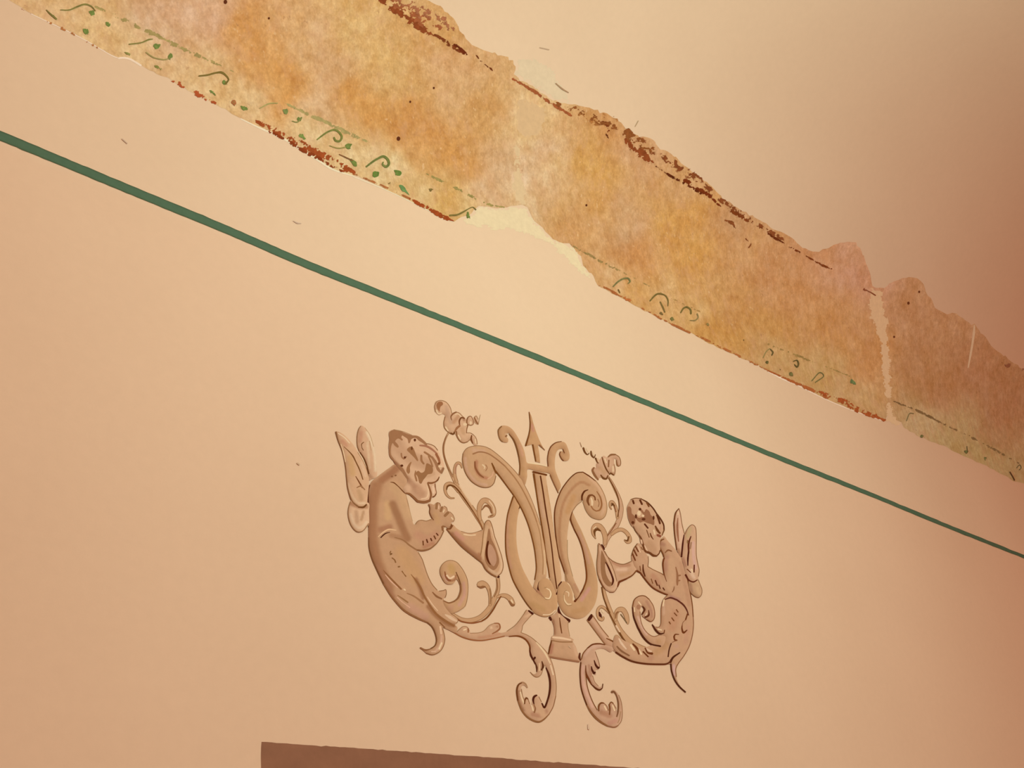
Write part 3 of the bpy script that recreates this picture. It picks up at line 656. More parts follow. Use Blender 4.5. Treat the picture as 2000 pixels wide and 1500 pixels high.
E('scroll_foot', emb, '1181,1259 1170,1256.5 1157,1258 1147,1265 1138,1275 1134,1288 1132,1305 1132,1325 1134,1345 1139,1362 1145,1377 1152,1390 1161,1402 1172,1411 1185,1419 1199,1421.5 1206,1419 1211,1412 1215,1400 1215,1388 1213,1372 1208,1358 1202,1350 1197,1347 1193,1350 1194,1354 1199,1354 1203,1361 1206,1372 1206,1385 1205,1392 1203,1384 1198,1374 1193,1371 1189,1375 1189,1385 1187,1385 1183,1376 1176,1371 1170,1374 1168,1382 1168,1389 1165,1386 1157,1373 1151,1357 1146,1340 1143,1322 1143.5,1314 1148,1322 1154,1335 1162,1344 1170,1348 1175,1345 1177,1335 1174,1341 1169,1341 1163,1335 1158,1325 1156,1317 1159,1316 1163,1318 1163,1308 1168,1308 1171,1303 1169,1293 1165,1280 1162,1271 1170,1267 1180,1268 1192,1274 1198,1266',
  'CC9C76', [('DCA888', 6, '1138,1300 1138,1330 1145,1355 1156,1380'), ('B98460', 12, '1175,1392 1190,1398'), ('C89070', 10, '1190,1412 1202,1408'), ('D4A684', 6, '1142,1280 1155,1265 1172,1262'), ('B88462', 6, '1150,1300 1154,1320')],
  [('6E3414', (2, 3, 3, 2.6), '1181,1259.5 1170,1257.5 1157,1259 1147,1266'), ('7A4420', 2, '1147,1266 1139,1276 1135,1288'), ('5E2C10', 2.6, '1134,1294 1132.5,1310 1133,1328 1135,1345 1140,1362 1146,1378'), ('8A5630', (2.6, 4, 4.5, 4, 3), '1146,1378 1153,1390 1163,1402 1174,1411 1186,1418'), ('8E5A38', (2.5, 2.5, 2), '1186,1418 1199,1420.5 1207,1417'), ('9A6844', 1.6, '1207,1417 1213,1408 1215,1393 1213,1372 1208,1358'),
   ('7A4A2A', (4, 3.5, 2.5, 3, 3, 2.6), '1194,1352 1199,1351.5 1204,1360 1207,1374 1206.5,1390 1204,1400'), ('7A4420', 2, '1143.5,1316 1146,1338 1151,1356 1158,1373 1166,1387'), ('6E3414', (1.5, 3, 4, 2), '1143.5,1300 1144,1314 1149,1326 1155,1337'), ('5E2C10', (1.6, 3.4, 3.4, 2), '1155,1337 1164,1345 1171,1347.5 1176,1344'), ('5E2C10', 2, '1176,1344 1177,1336'), ('9A6844', 1.3, '1157,1320 1161,1332 1168,1340'),
   (BK, (2, 4, 4.5, 3), '1154.5,1302 1156,1309 1160,1315 1162,1313'), (BK, (2, 4, 4.5, 2.5), '1160,1290 1163,1299 1168,1305 1170,1303'), ('7A4420', 1.3, '1162,1273 1168,1290 1171,1302'), ('7A4420', (2.4, 3.6, 3.6, 2.4), '1169,1389 1169,1379 1173,1373.5 1179,1373.5'), ('8E5A34', 1.6, '1179,1373.5 1185,1380 1188,1388'), (HL, 3, '1180,1379 1184,1387'), ('7A4420', (2.4, 3.4, 3), '1190,1396 1190.5,1384 1189.5,1376'), ('7A4420', 2.4, '1189.5,1376 1193,1371.5 1197,1374'), ('8E5A34', 1.5, '1197,1374 1203,1384'), (HL, 3, '1196,1378 1200,1388'), ('A87850', 1.6, '1212,1390 1209,1405 1206,1412')], label='curling foot scroll below the smaller cherub')

# ---- lyre
lyre = E('lyre', emb, '1003,967 1012,985 1014.5,992 1010.5,1010 1008.5,1030 1008,1050 1009.5,1070 1013.5,1090 1020,1110 1029,1128 1039,1146 1050,1158 1050,1148 1049.5,1141 1053,1133 1059,1129 1068,1130 1077,1137 1083,1150 1087,1163 1088.5,1178 1087,1190 1080,1199 1068,1204.5 1056,1203.5 1045,1198 1036,1190 1027,1179 1018,1165 1008,1148 1000,1130 993,1105 988.5,1083 987,1065 987,1045 988,1025 991,1005 997,985',
  'CA9866', [('D09A70', 5, '993,1005 990,1040 991,1070 998,1110'), ('C2925E', 12, '1060,1190 1040,1180'), ('C89664', 14, '1066,1150')],
  [('7A4418', (3, 2.6, 2.2, 2.2), '1002,970 996,988 991,1006 988,1028'), ('7A4418', 2.4, '988,1028 987,1050 988,1078 993,1104 1000,1129 1009,1148'), (LN, 2.2, '1009,1148 1019,1165 1029,1180 1038,1191'), ('9A6A42', 1.2, '1042,1197 1056,1203.5 1068,1204.5 1080,1199'), ('E6BE92', 2, '1060,1201 1074,1200 1084,1192'), ('6A3812', (2, 3.4, 3, 1.5), '1003,967 1010,979 1015,988 1013,994'),
   (BK, (2, 3.2, 3.2, 2.4, 1.2), '1057.5,1129 1051,1136 1049.5,1146 1053,1157 1059,1164'), ('A87C50', 1.6, '1059,1164 1066,1171 1073,1170 1077,1162 1075,1153'), ('EFC898', (1.4, 2.4, 3.2, 3, 1.4), '1067,1149.5 1073,1153 1075.5,1161 1072,1169 1064,1168'), ('A87C50', 1.3, '1062,1149 1067,1147'), ('AC7450', (1, 5, 2), '1044,1150 1052,1157 1060,1166')], label='lyre with scrolled arms')
E('lyre_bowl', lyre, '1116,998 1113,1012 1120,1033 1128,1048 1134,1062 1139,1080 1143,1100 1145,1120 1144,1137 1139,1152 1133,1163 1122,1175 1120,1165 1117,1150 1109,1138 1099,1135.5 1092,1139 1088,1147 1087,1160 1089,1175 1094,1188 1103,1200 1115,1206.5 1128,1209 1141,1205 1152,1195 1161,1181 1166,1163 1167,1145 1165,1125 1160,1105 1154,1084 1145,1060 1135,1036 1127,1020 1119,1003',
  'C89766', [('D0967A', 8, '1150,1150 1135,1172'), ('CE9A74', 6, '1130,1040 1142,1070 1150,1100'), ('C2905E', 12, '1120,1195 1140,1190')],
  [('6A3410', (4, 4, 2.6, 2.2), '1117,997 1113.5,1010 1115,1019 1121,1034'), ('6A3410', 2.4, '1121,1034 1130,1052 1137,1072 1142,1095'), ('7A4018', 3, '1142,1095 1145,1118 1144.5,1134 1139,1150'), ('6A3010', (3, 3, 4.5), '1139,1150 1132,1162 1122,1175'), (BK, (3, 2.6, 2.6), '1086.5,1161 1088,1148 1096,1136.5'), ('E8BF90', 2.2, '1108,1138 1115,1148 1119,1161 1119,1173'), ('E8BF90', (1.6, 2.6, 3, 2), '1101,1163 1102,1172 1108,1180 1115,1180'), ('A87C50', 1.2, '1100,1162 1101,1174 1108,1183 1116,1182'), ('E6BE92', (1.4, 2.2, 1.6), '1104,1155 1110,1158 1110,1165'), ('A87C50', 1.2, '1100,1162 1102,1156 1106,1153')])
E('string', lyre, '1040.5,920 1067,926 1066,932 1070,960 1075,990 1079,1020 1083,1045 1086,1062 1090,1085 1094,1110 1096,1133 1090,1142 1086,1158 1079,1142 1073,1130 1069,1108 1065,1085 1062,1060 1058,1030 1053,1000 1048,965 1042,930', 'D0A070', [('C2905E', 5, '1068,950 1075,990 1084,1040'), ('D6A67C', 6, '1052,960 1062,1010')],
  [('6A3410', (4, 3.5), '1041,922 1067,928'), ('7A4418', (4, 2.6, 2.6, 2.6, 3), '1042,926 1047,960 1053,1000 1059,1035 1063,1062'), ('7A4418', 2.2, '1063,1062 1066,1085 1070,1108 1073,1128'), ('5E2A0C', (3, 3, 3, 2.6), '1055,930 1060,960 1066,1000 1072,1035'), ('5E2A0C', 2.6, '1072,1035 1077,1070 1080,1098 1083,1122 1087,1150')])
E('scroll_arm', lyre, '1020,940 1028,955 1036,972 1043,990 1050,1008 1055,1025 1058.5,1045 1063,1068 1066,1090 1067,1110 1066,1128 1058,1131 1051,1138 1048,1150 1044,1150 1041,1147 1045,1130 1047,1110 1046,1090 1042,1068 1037,1045 1030,1022 1022,1002 1014,985 1002,966 990,950 978,934 968,921.5 968,932 965,943 957,951 945,953 933,949 922,942 913,932 906,918 903,905 903,893 905,884 910,876.5 918,872.5 932,870.5 945,872 958,877 972,888 985,900 997,912 1009,925',
  'CE9E6E', [('C89662', 10, '1000,960 1018,990 1034,1030 1044,1070'), ('D8A880', 6, '908,895 912,920 930,942 950,948'), ('BC8058', 8, '930,902 930,918 938,930 950,934'), ('D4A47A', 8, '925,880 945,882')],
  [('8A5A34', 1.6, '904,886 903,900 907,919 915,934 925,944 940,951.5 955,951.5 964,944 968,930'), ('9A6A42', 1.4, '904,886 910,877 920,872.5 935,871 950,874 965,883 985,900 1003,918 1018,936'), ('A06C44', (3, 2.8, 2.6, 2.6, 2.6), '923,887 936,883 952,886 968,896 985,910'), ('A87448', 2.6, '985,910 1003,931 1016,950 1028,972 1040,998 1048,1020'), ('AE7C50', 2, '1048,1020 1054,1042 1057,1066 1060,1095 1059,1122'), ('9A6A42', 1.2, '1020,940 1034,968 1046,998 1055,1026'),
   ('7A4418', (3.5, 2.6, 2.2), '967,920 976,931 990,950'), ('7A4418', 2.2, '990,950 1003,968 1015,988 1023,1004 1031,1024 1038,1048 1043,1070 1046,1092 1047,1112 1044,1132'), ('8E5430', (3, 4, 4, 2.5), '927,902 928,914 935,926 944,933'), ('7A4418', (2.5, 4, 3), '960,905 964,914 968,924'), (HL, (3, 3, 1.5), '942,908 946,912 945,916'), ('A06C44', 1.6, '948,908 951,914 948,920'), ('D8A078', 2.5, '952,936 960,930 963,922'), ('E2B888', 1.6, '1062,1075 1064,1100 1063,1122')], label='scrolled lyre arm nearer the larger cherub')
E('scroll_arm', lyre, '1135,922 1144,925 1153,931 1162,938 1172,952 1180,968 1184,982 1185,995 1182,1007 1175,1014 1166,1014.5 1155,1010 1146,1000 1140,988 1137,977 1126,986 1118,997 1113,1010 1110,1025 1107.5,1045 1107,1065 1108,1085 1112,1105 1117,1122 1122,1136 1130,1152 1132,1160 1124,1170 1119,1158 1112,1142 1104,1134 1102,1118 1096,1100 1090,1082 1086.5,1060 1083.5,1035 1082,1012 1083.5,993 1088,975 1095,958 1105,943 1116,931 1125,924',
  'CB9B6C', [('B98458', 6, '1150,948 1135,942 1120,952 1106,970 1097,992 1093,1020 1092,1050 1097,1085 1106,1120'), ('D6A67A', 6, '1150,932 1170,955 1180,985 1175,1005'), ('C89460', 12, '1120,970 1108,1000'), ('BE8A62', 6, '1122,1142 1128,1155')],
  [('6A3410', (1.6, 2.6, 2.2), '1163,940 1150,930 1138,922.5'), ('6A3410', 2.2, '1138,922.5 1126,924 1115,932 1104,945 1095,959 1088,976'), ('6A3410', 2.2, '1088,976 1083.5,994 1082.5,1012 1084,1036 1087,1062 1091,1084 1097,1102 1103,1120'), ('A07248', 1.4, '1162,938 1173,953 1181,970 1185,990 1182,1007 1174,1014.5 1164,1014 1153,1009 1144,997 1138,980'), ('5E2A0C', (3, 4, 3.4, 1.6), '1136,977 1136.5,968 1141,960 1148,957 '), ('9A6238', (1.6, 3, 3.4, 3.4, 2.4), '1165,960 1172,972 1174.5,986 1171,996 1164,998.5'), ('9A6238', 2.6, '1164,998.5 1158,995 1154,989'),
   ('7A4420', (3, 5, 5, 3), '1150,987 1147,978 1150,969 1156,967'), ('7A4420', 3, '1156,967 1161,971 1162,977'), (HL, (3, 5, 4), '1154,973 1156,980 1156,987'), ('8E5A34', 1.5, '1167,975 1169.5,983 1168,990'), ('9A6A42', 1.5, '1136,979 1126,987 1118,998'), ('A67C50', 1.3, '1107.5,1055 1108,1085 1113,1108 1118,1126'), ('9A6E44', 2, '1103,1118 1107,1134')], label='scrolled lyre arm nearer the smaller cherub')
E('crossbar', lyre, '972,845 974,836 979,832 986,831.5 994,834 1002,841 1010,853 1017,866 1023,880 1026,893 1029.5,904.5 1045,907 1068,911.5 1069,900 1069.5,890 1072,878 1078,869.5 1087,863.5 1096,862.5 1104,866 1109,877 1112,888 1111,897 1106,900.5 1099,900 1094,893 1092,886 1094,882 1099,882 1101,886 1099,878 1093,877 1087,882 1084,892 1083,905 1084,918 1089,932 1095,948 1092,957 1088,960 1081,944 1074,926.5 1060,922.5 1045,919.5 1030,917 1029,932 1024,948 1018,937 1012,929 1015,915 1015,900 1012,885 1007,868 1000,855 992.5,846 989,853 992,858 991,864 984,864.5 977,861 973,853',
  'CE9C6A', [('D69E74', 5, '1014,870 1020,890'), ('C89662', 8, '1020,915 1022,930'), (HL, 5, '989,849')],
  [('8A5A30', (2.6, 2.6, 2), '979,833 973,840 973,849'), ('8A5A30', 1.8, '973,849 976,858 981,863'), ('7A4A22', (1.5, 3, 3, 2.6), '994,848 1003,860 1009,876 1013,893'), ('7A4A22', 2.4, '1013,893 1015,910 1014,928'), (DK, 3.4, '987,853 989,851'), ('7A4420', (1.5, 2.2, 2.4, 2), '1096,862.5 1085,865 1076,872 1071,882'), ('7A4420', 2, '1071,882 1069,896 1070,911'), ('7A4420', 2, '1094,882.5 1092.5,888 1096,896 1100,900'), ('7A4420', 1.8, '1099,878 1102,885'), ('8A5630', 2, '1074,928 1081,944 1090,963'), ('EFCB9A', 2, '1031,904.5 1050,907 1066,910.5')])
E('arrow', lyre, '1033,804 1034.5,820 1035,830 1033,846 1029.5,860 1026,871.5 1032,870 1038.5,868.5 1042,885 1046,902 1054.5,904 1053,888 1050,870 1054,869.5 1060,876 1064.5,880 1058,871 1052.5,859 1047,845 1042,830 1037,812', 'CF9C68', [('CF9070', 5, '1038,830 1041,842')],
  [('7A4418', (1.5, 2.2, 2.4, 3.6), '1033,805 1035,828 1033,847 1026.5,870.5'), ('7A4418', (3, 2.4), '1040,869 1046,901'), (DK, (3, 1), '1053,869.5 1063.5,879.5')], smooth=False)
E('pedestal', lyre, '1072,1205 1077,1213 1081,1225 1081,1240 1077,1243 1075.5,1249 1073.5,1262 1070.5,1278 1073,1283.5 1090,1286.5 1110,1290 1131,1293.5 1133,1282 1128,1275 1124,1263 1118,1253 1120,1249.5 1113,1245 1111,1240 1109,1225 1109,1214 1100,1205 1090,1193 1082,1200', 'CA996E', [('BC7E5C', 7, '1078,1260 1075,1275'), ('B07C56', 5, '1080,1212 1083,1238'), ('D2A278', 6, '1120,1262 1126,1280'), ('C4946A', 8, '1098,1265')],
  [('E6B98E', (4, 5, 3), '1079,1245 1095,1246.5 1114,1250'), ('9A6A42', 2.6, '1079,1251.5 1095,1254 1117,1254'), ('6A3410', (2, 3, 2.5), '1077,1251 1073.5,1264 1071,1277'), ('9A6442', 3.4, '1073,1283 1095,1287 1130,1292.5'), ('6A3410', (1.5, 2.6, 2), '1092,1206 1094,1222 1096.5,1237'), ('A87C50', 1.2, '1109,1214 1109,1226 1112,1243'), (BK, (5, 4), '1073,1206 1076,1211'), ('5E2A14', (3, 5, 3), '1132,1276 1131,1284 1133,1290'), (LT, 2, '1091,1200 1092,1206')], [('4A1808', '1088.5,1196 1090.5,1184 1094,1195 1100,1203 1113,1210.5 1111,1216 1104,1209 1094,1200')], grid=2.2)

# ---- larger cherub (left)
ch = E('cherub', emb, '772,908 760,914 750,921 738,930 729,937 722,946 719,956 718.5,970 719,985 719,1000 719,1015 719,1030 719,1045 719.5,1060 721.5,1075 725,1089 730,1101 736,1114 742,1127 749,1141 757,1155 766,1167 776,1179 786,1190 798,1199.5 810,1206.5 820,1210 828,1212 836,1217 843,1223 848,1232 851,1243 852,1252 850,1260 845,1266 838,1268 829,1268.5 820.5,1265.5 826,1271 834,1277 843,1279 852,1277 860,1272 866,1262 868,1250 866.5,1239 864,1230 864,1226 876,1231 889,1236 893,1226 888,1221 893.5,1216 894,1211 888,1205 880,1199 872,1188 866,1170 870,1166 871,1159 870,1152 866,1153.5 858,1155 853,1153 847,1146 840,1135 834,1122 830,1110 826,1097 820,1085 814,1076.5 822,1076 832,1075 842,1070.5 850,1064 857,1056 862,1047 865.5,1038 868,1029 875,1032.5 880,1030 882.5,1025 881,1020 885,1019 887,1014 885.5,1008 881,1002 876,999 873,997.5 871.5,992 867,988.5 862,990 860,988 858,983 854,981.5 850,983 847,986 842,984.5 837,984 835.5,986.5 838.5,993 838,1001 841,1008 843,1013 837,1016.5 830,1018 822,1016.5 816,1018 811,1024 807,1024 804,1015 800,1000 796,985 791.5,966 790,958 795,945 790,925',
  'C7966A', [('AA744C', 26, '735,950 727,985 726,1020 727,1055 733,1088 744,1118 758,1148', .9), ('A8714A', 17, '775,914 762,926 745,938', .95), ('CD9E6E', 22, '768,950 780,965 790,985 796,1005'), ('D2A26E', 16, '757,985 757,1010'), ('9F6B44', 17, '766,985 776,1008 785,1030 795,1052', .85), ('B07A54', 14, '742,1035 760,1030'),
   ('CA9866', 34, '785,1080 800,1105 815,1130'), ('A8744C', 12, '764,1046 790,1053', .6), ('C58F68', 20, '815,1045 835,1055 850,1045'), ('CB9A68', 12, '850,1005 855,1020'), ('B9805A', 9, '828,1068 845,1062'), ('A46E48', 9, '812,1132 820,1150 826,1168', .9), ('B57E58', 9, '735,1105 750,1135 768,1165', .8), ('C89470', 18, '800,1185 830,1205'), ('9E6840', 10, '836,1185 852,1204 872,1218 886,1222', .85), ('A06A46', 7, '845,1230 849,1250 842,1265', .7), ('D9A882', 5, '862,1243 860,1260 850,1272')],
  [('7A4A26', (1.5, 2, 2.4, 2.4, 2.8), '719.5,1050 720.5,1070 726,1091 736,1114 749,1141'), (DK, (2.8, 3.2, 3.6, 3.6), '749,1141 765,1166 785,1189 800,1200'), (DK, (3.6, 3.6, 2.6), '800,1200 818,1209 834,1216'), ('7A4A26', 2.4, '834,1216 843,1224 849,1236 852,1250 849,1261 840,1267.5'), (DK, (3, 4, 2), '820.5,1265.5 830,1270 840,1268'), ('8E5C36', 1.6, '864,1228 867,1240 868,1251 865,1263 858,1273 845,1279 832,1276'),
   ('5E2A0E', 2.2, '721.5,948 719,958 718.5,972 719,990'), ('7A4A26', 1.5, '719,990 719,1030'), ('6E3A18', (1, 2.4, 1.6), '762,942 769,943.5 778,951'), ('6E3A18', (1.6, 2.2, 1.4), '778,951 785,958.5 790,964'), ('B98A5C', 1, '792,966 797,985 801,1003 805,1018'), ('9A6A42', 1.7, '811,1024 816,1018 823,1016.5 832,1018 841,1015'), ('E2B080', (1.5, 3, 3.4, 2), '738,1049 748,1040 759,1034.5 773,1036'), ('4E200C', (2.2, 2.6, 2.2, 1.2), '743,1050.5 748,1045.5 753,1042 761,1040'),
   ('9A6840', (1.5, 2.6, 3.4, 3), '770,1050 786,1055 800,1066 814,1075'), ('8E5C36', (3, 3.4, 3, 2.4), '814,1074.5 826,1075.5 840,1071.5 852,1062'), ('8E5C36', 2.2, '852,1062 860,1050 866,1037'), ('8E5A34', 4, '863,1029 864,1036'), ('8E5A34', (3, 2), '864,1028 869,1029'), ('6E3A18', 2.6, '825.5,1057 826,1065'), ('5E2A10', 3, '832.5,1054 834.5,1060'), ('5E2A10', 2.8, '840.5,1052 842.5,1056.5'), ('6E3A18', 2.8, '847,1047 850,1053'), ('5E2A10', 2.4, '851.5,1042 855,1046'),
   ('8A5A30', 2.2, '762.5,1077 761,1081 765,1082 761,1084'), ('8A5A30', (2.4, 2.6, 2.8), '765,1090 770,1094 772,1099'), ('8A5A30', 3, '777,1107.5 780,1107'), ('8A5A30', (2.6, 1.5, 2.6), '784.5,1116 788,1121 792,1126'), ('8E5830', (1, 2.6, 3.6, 3.4), '748,1114 757,1124 770,1138 783,1151'), ('DCA480', (1.5, 2.6, 2), '752,1123 762,1135 776,1148'), (HL, 3, '788,1151 791,1153'), ('9A683E', (1.5, 3, 3), '776,1163 786,1170 796,1177'), ('DCA480', 2, '775,1167 786,1177 800,1187'), ('A06C44', (1.5, 3, 4), '794,1159 808,1165 826,1178'),
   ('945E34', (1, 4, 4.5, 4), '802,1122 813,1136 821,1149 827,1163'), ('945E34', (4, 4, 4.5, 5, 4), '827,1163 836,1178 850,1198 866,1211 886,1223'), ('E2B288', (1.5, 2.5, 2), '834,1166 843,1180 854,1193'), ('DDB088', (3, 7, 6, 3), '869,1201 878,1206 886,1211 892,1214'), ('9A6A42', 1.2, '880,1199 889,1205 894,1212 890,1218'), ('8A5630', (3, 2.4), '858,1216 868,1226'), ('E2B288', 4, '859,1224 861,1238'), (HL, 4, '862,1256 857,1268'), ('D8A680', 3, '842,1273 850,1273'),
   ('9A6A42', 1.6, '816,1079 824,1093 829,1108 835,1125 843,1141 853,1153'), ('8E5C36', 1.5, '857,1155 866,1153.5 870,1152 871,1160 869,1167'), (DK, (2, 4, 3), '844,1157 852,1165 862,1170'), ('7A4826', 1.8, '837,986 839,993 838.5,1001 842,1010 846,1016'), ('8A5630', 1.4, '853,982 858,983.5 860,989'), ('9A6840', 4.6, '852.5,984 851.5,994'), ('9A6840', 5, '863,991 860,999'), ('9A6840', 5.5, '875,1001 868,1008'), ('E6B48C', 2.4, '856,988 856,994'), (HL, 2.6, '867,996 865,1001'), ('9A6A42', 1.4, '867,989 871.5,992 873,998'), ('A87850', 1.4, '878,1000 884,1006 887,1014 885,1019'), ('7A4420', 3, '881,1025 880,1029 875,1032'), (HL, 3, '881,1011 884,1015')],
  label='cherub with bent tail and curly hair, drawn larger')
E('tail_curl', ch, '864,1171 870,1175 878,1177.5 886,1176 893,1170 898,1160 899,1150 896,1140 891,1132 885,1140 877,1142 870,1140 864,1133 860,1123 859,1113 862,1104 870,1097 880,1094.5 890,1098 898,1106 905,1116 911,1130 913.5,1150 912,1170 908,1185 896,1193 882,1199 872,1190 866,1180', 'CB9A6A', [('C8985E', 16, '880,1108 882,1116'), ('CE9878', 7, '905,1140 906,1162 896,1182'), ('C8946C', 14, '880,1187'), ('D2A07C', 5, '866,1125 872,1135')],
  [('9A6A42', 1.4, '866,1135 860,1123 859,1112 863,1103 871,1096.5 881,1095 891,1098.5 899,1107 906,1118 912,1133 913.5,1152 911,1174 907,1185'), ('8E5230', (2, 4, 5, 4), '868,1117 870,1126 875,1133 881,1134.5'), ('A8704A', 4, '881,1135 888,1132 890,1124'), ('7A4A26', (2, 2.6, 3), '890,1118 895,1130 899,1143'), ('8E5A34', (3, 3.6, 3.6, 3), '899,1143 899,1155 894,1168 886,1175'), (DK, (3, 3, 2.4), '886,1175 876,1178 866,1174'), ('E6BA90', 4, '872,1124 878,1130 886,1126'), ('A87850', 1.3, '907,1185 896,1193 884,1198')])
E('trumpet', ch, '872,1034 880,1029 884,1025 891,1032 900,1037.5 912,1041 925,1041 935,1038.5 942,1035 946,1022 951,1017 956,1018 960,1027 964,1045 970,1062 976,1078 981,1095 982,1108 980,1117 974,1124 969,1127 960,1123 950,1115 944,1105 938,1097.5 928,1089.5 915,1079 900,1066 885,1049', 'CC9A6C', [('AC7650', 11, '882,1044 900,1062 920,1079 935,1090', .9), ('CE9270', 9, '890,1042 903,1053'), ('D8AA7A', 9, '950,1030 946,1060 943,1090'), ('DCB083', 7, '960,1032 970,1065 979,1095 978,1112 970,1122 955,1112'), ('B07850', 6, '935,1082 938,1092')],
  [('9A6A42', 1.2, '900,1038 912,1041.5 925,1041 940,1036'), ('E6BC8E', 2.6, '905,1044 918,1046 928,1045'), ('8A5630', (2, 2.6, 3, 3), '872,1034 885,1049.5 900,1066 915,1079'), ('8A5630', 2.6, '915,1079 930,1091 941,1100 948,1112 958,1121 968,1126.5'), ('8E5C34', 1.6, '946,1023 950,1017.5 956,1018 961,1030 965,1047 972,1066 979,1087 982,1105 979,1118 972,1125'), ('9A6A40', (1.6, 2, 2), '946,1024 943,1045 941,1065 938,1085'), (BK, 3.5, '972,1127 974,1126'), ('7A4420', (2, 4, 3), '872,1033 878,1033 883,1027')],
  [('A06C46', '953,1034 956,1036 959,1052 967,1069 972.5,1086 974,1098 970.5,1108 964,1114 957,1111 950,1103 946,1092 946,1078 949,1060'), ('BE8A68', '954,1064 960,1066 967,1080 969,1095 964,1106 958,1101 953,1090 952,1076'), ('5A2408', '951,1058 954,1058 952,1072 952,1085 955,1097 958,1104 953,1100 948.5,1090 947.5,1077')])
# wings
E('wing', ch, '685,978 681,990 679.5,1003 681,1015 685,1026 692,1036 700,1039.5 708,1037 714,1030 720,1023 720,1000 719,983 700,980', 'DFB285', [('B57E56', 10, '686,984 700,990 715,990', .9), ('E6C094', 6, '684,1005 689,1021 698,1031 708,1029 715,1020'), ('C89A70', 9, '695,1000 697,1020'), ('B98A5E', 6, '709,1000 705,1016', .8)],
  [('9A6A42', 1.8, '684,980 680.5,992 679.5,1004 682,1018 687,1029 694,1037 701,1039.5 709,1036.5 715,1029 719,1023')])
E('wing', ch, '704,832 700,838 697,852 697,868 700,880 705,887 711,899 716,912 719,925 720,938 726,936 735,931 735.5,915 734,900 731,880 726,862 718,845 710,834', 'D8A87C', [('E4C296', 6, '716,845 725,865 731,890 733,920'), ('D09870', 8, '705,845 703,862'), ('C2936A', 7, '726,934 722,930'), ('E2BA8C', 5, '717,865 719,890 721,915')],
  [('9A6A42', 1.5, '704,832.5 699.5,840 697,854 697.5,870 701,881'), ('6E3E18', (1.5, 2.4, 2.4, 2), '703,884 711,897 716,910 720,926'), ('7A4A24', (1.5, 2, 1.2), '710,864 705.5,868 706,875'), ('7A4A24', 1.6, '706,875 709,880'), ('B08458', 1.2, '721,862 724,880'), ('B98E60', 1.1, '712,836 722,851 729,873')])
E('wing', ch, '655.5,843.5 655.5,849 661,862 666,875 670,890 674,910 676,925 677,940 678,950 682,967 688,981 695,988.5 703,992 710,991 716,986 717,975 718.5,960 720,945 719,930 714.5,915 708,901 700,886 690,870 680,858 668,847.5 658,843', 'D8A87A', [('D0966E', 8, '668,862 676,870'), ('D2A26C', 14, '683,895 688,925'), ('C89A6C', 10, '700,960 705,975'), ('E0B488', 6, '705,905 713,930'), (HL, 5.5, '679,945 683,960 690,974 700,983.5 711,983')],
  [('8A5A34', (3, 1.8, 1.6, 1.6, 1.8), '655.5,844 660,861 668,882 674,910 676.5,935'), ('8A5A34', (1.8, 2, 2.4, 3.4), '676.5,935 679,955 687,979 700,991'), (LN, (3, 4, 3), '700,991 709,991 715,986'), ('7A4A22', (1.2, 2, 3, 2.4), '671,873 682,883.5 689,892 694,902'), ('7A4A22', (2.4, 2.6, 2), '694,902 702,919 708,937'), ('7A4420', (1.6, 2.6, 3), '694,931 700,941 707,953'), ('9A6840', (2, 3, 2), '696,953 704,950 712,957'), (HL, (1.5, 2.6, 2), '697,880 707,896 714,913'), (HL, (1.2, 2.2, 1.5), '665,868 670,884 674,903'), ('E9C397', 2, '660,847 672,855 682,866'), ('9A6A42', 1, '719,930 714,914 707,899 698,884')])
